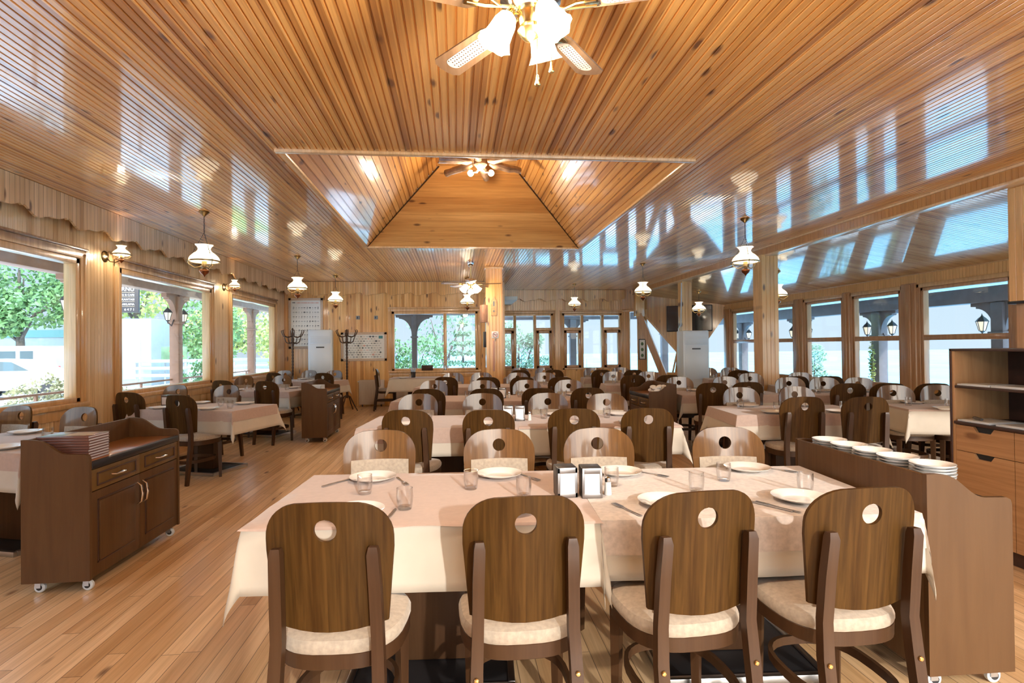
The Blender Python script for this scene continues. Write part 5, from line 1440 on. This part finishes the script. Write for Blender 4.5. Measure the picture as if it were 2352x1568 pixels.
def conifer(label, loc, h, w_, m, seed):
    rn = random.Random(seed); t = thing('conifer', label, 'tree', loc); mb = MB()
    for k in range(13):
        u = k/12; z = lerp(.5, h, u); r = w_*(1-u)**.8+.06
        for q in range(6):
            a = 2*PI*q/6+k*.5; leaves(mb, (r*.6*math.cos(a), r*.6*math.sin(a), z-r*.15), (r*.45, r*.45, .12), 34, .15, rn, .1)
    mb.build('foliage', m, t, smooth=0)
    mb = MB(); mb.tube([(0, 0, 0), (0, 0, h)], [.09, .015], 8); mb.build('trunk', M_BARK, t)
G = -.13
tree('tree', 'big green tree hanging over the white van', (-20.5, 28.5, G), 6.5, [(-2.8, 0, 4.9, 2.2, 1.6, 1.6), (0, .3, 5.2, 2.2, 1.6, 1.6), (2.7, 0, 5.0, 2.1, 1.5, 1.4), (-1.5, -.6, 3.7, 2.0, 1.2, 1.0), (1.2, -.6, 3.6, 1.9, 1.2, 1.0), (3.2, -.4, 3.9, 1.5, 1.2, .9), (0, -.9, 3.0, .9, .6, .8)], M_LEAF, 1100, .24, 3, .2)
tree('tree', 'pale green tree behind the upper left window corner', (-17.2, 32, G), 7.5, [(-1.5, 0, 5.6, 2.2, 1.5, 1.6), (1.2, 0, 5.9, 2.0, 1.5, 1.5), (0, 0, 4.3, 2.2, 1.5, 1.0)], M_LEAFY, 700, .3, 4, .22)
tree('tree', 'bright green tree right of the lantern post in the second left window', (-12.6, 31.5, G), 5.2, [(-1.0, 0, 2.7, 1.3, 1.0, 1.2), (.6, .2, 3.1, 1.4, 1.0, 1.3), (1.6, 0, 2.2, 1.1, .8, 1.0), (-.4, -.4, 1.7, 1.3, .8, .7)], M_LEAFY, 700, .24, 5)
tree('tree', 'green tree on the left of the third left window', (-11.3, 27.0, G), 5.4, [(-.6, 0, 2.9, 1.0, 1.0, 1.4), (.5, 0, 2.6, 1.0, .9, 1.2), (.2, -.3, 1.4, 1.1, .8, .8)], M_LEAF, 650, .22, 6)
tree('tree', 'yellow-green tree on the right of the third left window', (-8.7, 29.0, G), 5.0, [(-.3, 0, 2.5, .9, .9, 1.3), (.8, .2, 2.9, 1.1, .9, 1.3), (.3, -.3, 1.3, 1.2, .8, .9)], M_LEAFY, 650, .22, 7)
tree('shrub', 'cream flowering shrub below the van, just outside the first left window', (-8.3, 12.1, G), .8, [(-.35, 0, .62, .34, .3, .3), (.1, 0, .80, .34, .3, .34), (.42, .1, .68, .28, .3, .3), (0, -.2, .42, .6, .3, .3)], M_BLOOM, 330, .085, 8, .03, 'shrub')
tree('shrub', 'small green bush left of its neighbour, below the lawn', (-8.7, 18.6, G), .9, [(0, 0, .65, .26, .26, .36)], M_LEAF, 320, .1, 9, .03, 'shrub')
tree('shrub', 'taller small green bush, right one of the pair below the lawn', (-8.05, 18.6, G), 1.2, [(0, 0, .85, .34, .3, .42)], M_LEAF, 420, .1, 10, .03, 'shrub')
tree('shrub', 'low pale bush outside the second left window', (-9.2, 15.2, G), .5, [(0, 0, .35, .55, .4, .3), (.6, .2, .4, .4, .3, .25)], M_BLOOM, 260, .1, 18, .03, 'shrub')
conifer('blue-green young conifer in the right half of the left back window', (.28, 22.5, -2.2), 5.0, 1.5, M_LEAFB, 11)
tree('tree', 'dense green bushy tree behind the dark porch column at the back', (-1.7, 21.0, -1.8), 3.4, [(-.9, 0, 2.9, .95, .8, .8), (.5, 0, 3.0, .9, .8, .8), (-.2, -.2, 2.3, 1.3, .8, .6), (-1.2, .3, 3.9, .7, .6, .5)], M_LEAF, 900, .13, 12)
tree('tree', 'green tree filling the first casement window', (2.55, 22.5, -2.2), 4.4, [(-.5, 0, 4.1, .7, .7, .7), (.1, 0, 3.3, .9, .8, .8), (.9, .1, 2.8, .8, .7, .5), (-.7, -.1, 2.7, .7, .7, .7), (.6, 0, 3.9, .45, .5, .35)], M_LEAFB, 750, .13, 13)
tree('tree', 'pale misty tree behind the left back window mullion', (-.5, 25, -2.2), 6.5, [(-.6, 0, 4.9, 1.2, 1, .9), (.9, 0, 5.2, 1.1, 1, .8), (.3, 0, 3.8, 1.3, 1, .7)], M_LEAFB, 260, .16, 14)
t = thing('bare_shrub', 'bare twiggy shrub behind the second casement window', 'shrub', (4.9, 21.5, -1.5)); rn = random.Random(21); mb = MB()
for k in range(16):
    a = rn.uniform(-1.1, 1.1); l = rn.uniform(1.6, 2.9); mb.tube([(0, 0, 0), (math.sin(a)*l*.5, rn.uniform(-.3, .3), l*.5*math.cos(a)+.3), (math.sin(a)*l+rn.uniform(-.2, .2), rn.uniform(-.5, .5), l*math.cos(a)*.9+.3)], [.018, .011, .004], 5)
mb.build('branches', M_BARK, t)
tree('tree', 'grey-green tree standing before the sea in the veranda windows', (11.5, 16.9, -2.5), 4.0, [(0, 0, 3.55, .35, .35, .42), (-.12, 0, 2.9, .48, .4, .5), (.2, 0, 2.6, .5, .4, .5), (0, 0, 1.9, .6, .5, .6)], M_LEAFB, 420, .11, 15, .06)
t = thing('ivy', 'strand of ivy climbing the sea-side porch column', 'plant', (8.99, 11.27, -.1)); mb = MB(); leaves(mb, (0, 0, 1.05), (.05, .09, .62), 260, .07, random.Random(5), .2); mb.build('foliage', M_LEAFY, t, smooth=0)
mb = MB(); mb.tube([(0, 0, 0), (.0, .03, .6), (-.01, -.03, 1.2), (0, 0, 1.7)], .008, 6); mb.build('stem', M_BARK, t)
mb = MB(); mb.box(-12.4, -7.4, 19.6, 24, -.13, -.09); tag(mb.build('lawn', M_LAWN, smooth=0), 'strip of lawn beyond the paving on the left', 'lawn', kind='stuff')
t = thing('guard_rail', 'white guard rail behind the lawn', 'railing', (-9.0, 24.6, -.13), R(-3))
for z in (.45, .75, 1.05):
    mb = MB(); mb.box(-4.5, 6, -.03, .03, z, z+.14, .01); mb.build('rail', M_PLASTER, t)
for k in range(6):
    mb = MB(); mb.box(-4.4+k*2, -4.3+k*2, .03, .1, 0, 1.2); mb.build('post', M_STEEL, t)
# white van
t = thing('van', 'white van parked outside the first left window', 'van', (-15.0, 23.7, -.13), R(174))
VW = 1.7
side = [(0.0, .38), (.02, .95), (.10, 1.45), (.22, 1.72), (.6, 1.80), (2.3, 1.80), (2.9, 1.62), (3.35, 1.12), (4.05, .98), (4.2, .72), (4.2, .30), (3.75, .26), (.3, .26)]
mb = MB(); mb.prism([(a, b) for a, b in side], 'Y', -VW/2, VW/2); body = mb.build('body', M_VAN, t)
for x0, x1, z0, z1 in ((.95, 1.45, 1.12, 1.60), (1.62, 2.32, 1.12, 1.60), (2.42, 2.95, 1.12, 1.48)):
    for s in (-1, 1):
        mb = MB(); mb.prism([(x0, z0), (x1+(.12 if x0 > 2.4 else 0), z0), (x1-(.12 if x0 > 2.4 else 0), z1), (x0, z1)], 'Y', s*VW/2-.004, s*VW/2+.006); mb.build('side_window', M_VANGLASS, body)
for x in (.85, 3.35):
    for s in (-1, 1):
        mb = MB(); mb.lathe([(0, -.09), (.27, -.09), (.31, -.06), (.31, .06), (.27, .09), (0, .09)], 24, (x, s*(VW/2-.06), .31), axis='Y', cap=False); wv = mb.build('wheel', M_RUBBER, t)
        mb = MB(); mb.lathe([(0, -.1), (.17, -.1), (.17, .1), (0, .1)], 18, (x, s*(VW/2-.06), .31), axis='Y', cap=False); mb.build('hub_cap', M_STEEL, wv)
for s in (-1, 1):
    mb = MB(); mb.box(-.005, .09, s*VW/2-.13 if s > 0 else s*VW/2-.006, s*VW/2+.006 if s > 0 else s*VW/2+.13, .86, 1.02, .01); mb.build('tail_light', M_RED, t)
mb = MB(); mb.box(-.07, .12, -VW/2-.01, VW/2+.01, .34, .56, .03); mb.build('rear_bumper', M_BLUEG, t)
mb = MB(); mb.box(.3, 3.0, VW/2-.002, VW/2+.008, .60, .63); mb.box(.3, 3.0, -VW/2-.008, -VW/2+.002, .60, .63); mb.build('side_strip', M_BLUEG, body)
t = thing('parked_car', 'low white car bonnet showing at the left edge of the second left window', 'car', (-15.0, 20.6, -.13), R(8))
mb = MB(); mb.prism([(-1.6, .3), (-1.5, .95), (-.6, 1.35), (.4, 1.30), (1.1, .95), (2.0, .80), (2.1, .3)], 'Y', -.8, .8); mb.build('body', M_VAN, t)
for x in (-.95, 1.45):
    for s in (-1, 1):
        mb = MB(); mb.lathe([(0, -.09), (.29, -.09), (.29, .09), (0, .09)], 20, (x, s*.74, .29), axis='Y', cap=False); mb.build('wheel', M_RUBBER, t)
mb = MB(); mb.prism([(-1.35, .95), (-.6, 1.28), (.36, 1.24), (.85, .95)], 'Y', -.81, .81); mb.build('window', M_VANGLASS, t)
# buildings and sign
t = thing('building', 'long white building with a dark window band behind the van', 'building', (-23.3, 33, -.13))
mb = MB(); mb.box(-4.5, 2.6, 0, 4, 0, 3.4); mb.build('wall', M_PLASTER, t, smooth=0)
mb = MB(); mb.box(-4.5, 1.9, -.03, .05, 2.35, 2.75); mb.build('window_band', M_DARKBAND, t)
for x in (-2.6, -.4):
    mb = MB(); mb.box(x-.2, x+.2, -.05, .05, 0, 3.1); mb.build('pillar', M_DARKBAND, t)
t = thing('building', 'plain white building in the second left window behind the sign', 'building', (-14.6, 26.4, -.13))
mb = MB(); mb.box(-1.3, 1.05, 0, 3, 0, 3.0, .02); mb.build('wall', M_PLASTER, t)
mb = MB(); mb.box(-.1, .6, -.03, .02, .3, 2.1); mb.box(.66, 1.0, -.03, .02, .9, 2.0); mb.build('pale_window', M_SOFFIT, t)
t = thing('banner', 'small red and green lettered banner before the trees', 'banner', (-12.1, 25.4, 1.05), R(-5))
mb = MB(); mb.box(-.55, .55, -.02, .02, .0, .55, .005); mb.build('board', M_LEAFB, t)
def text(body, size, loc, m, parent, name='lettering', rot=(PI/2, 0, 0)):
    c = bpy.data.curves.new('t', 'FONT'); c.body = body; c.size = size; c.align_x = 'RIGHT'; c.extrude = .003
    o = bpy.data.objects.new('t', c); COL.objects.link(o)
    dg = bpy.context.evaluated_depsgraph_get(); me = bpy.data.meshes.new_from_object(o.evaluated_get(dg)); bpy.data.objects.remove(o)
    me.name = name; me.materials.clear(); me.materials.append(m)
    q = bpy.data.objects.new(name, me); COL.objects.link(q); q.parent = parent; q.location = loc; q.rotation_euler = rot; return q
text('YEK', .36, (.42, -.026, .12), M_RED, t)
for x in (-.4, .4):
    mb = MB(); mb.box(x-.03, x+.03, -.01, .03, -1.13, 0); mb.build('leg', M_STEEL, t)
t = thing('sign_board', 'dark restaurant sign with white lettering outside the second left window', 'sign', (-8.28, 14.85, .12), R(6))
mb = MB(); mb.box(-.95, .36, -.04, .04, 2.28, 3.6, .006); mb.build('panel', M_SIGN, t)
mb = MB(); mb.box(-.5, -.38, -.03, .03, -.25, 2.28); mb.build('post', M_SIGN, t)
for s_, z, sz in (('BURNU', 2.82, .14), ('MEZELI & CAFE', 2.70, .065), ('LOKANTASI', 2.585, .07), ('KONAKLAMA', 2.465, .07), ('T   6 4 7 1', 2.33, .08)):
    text(s_, sz, (.27, -.045, z), M_SIGNTXT, t)
for z in (2.78, 2.67, 2.55, 2.43):
    mb = MB(); mb.box(-.4, .27, -.044, -.04, z, z+.008); mb.build('rule', M_GOLDTXT, t)
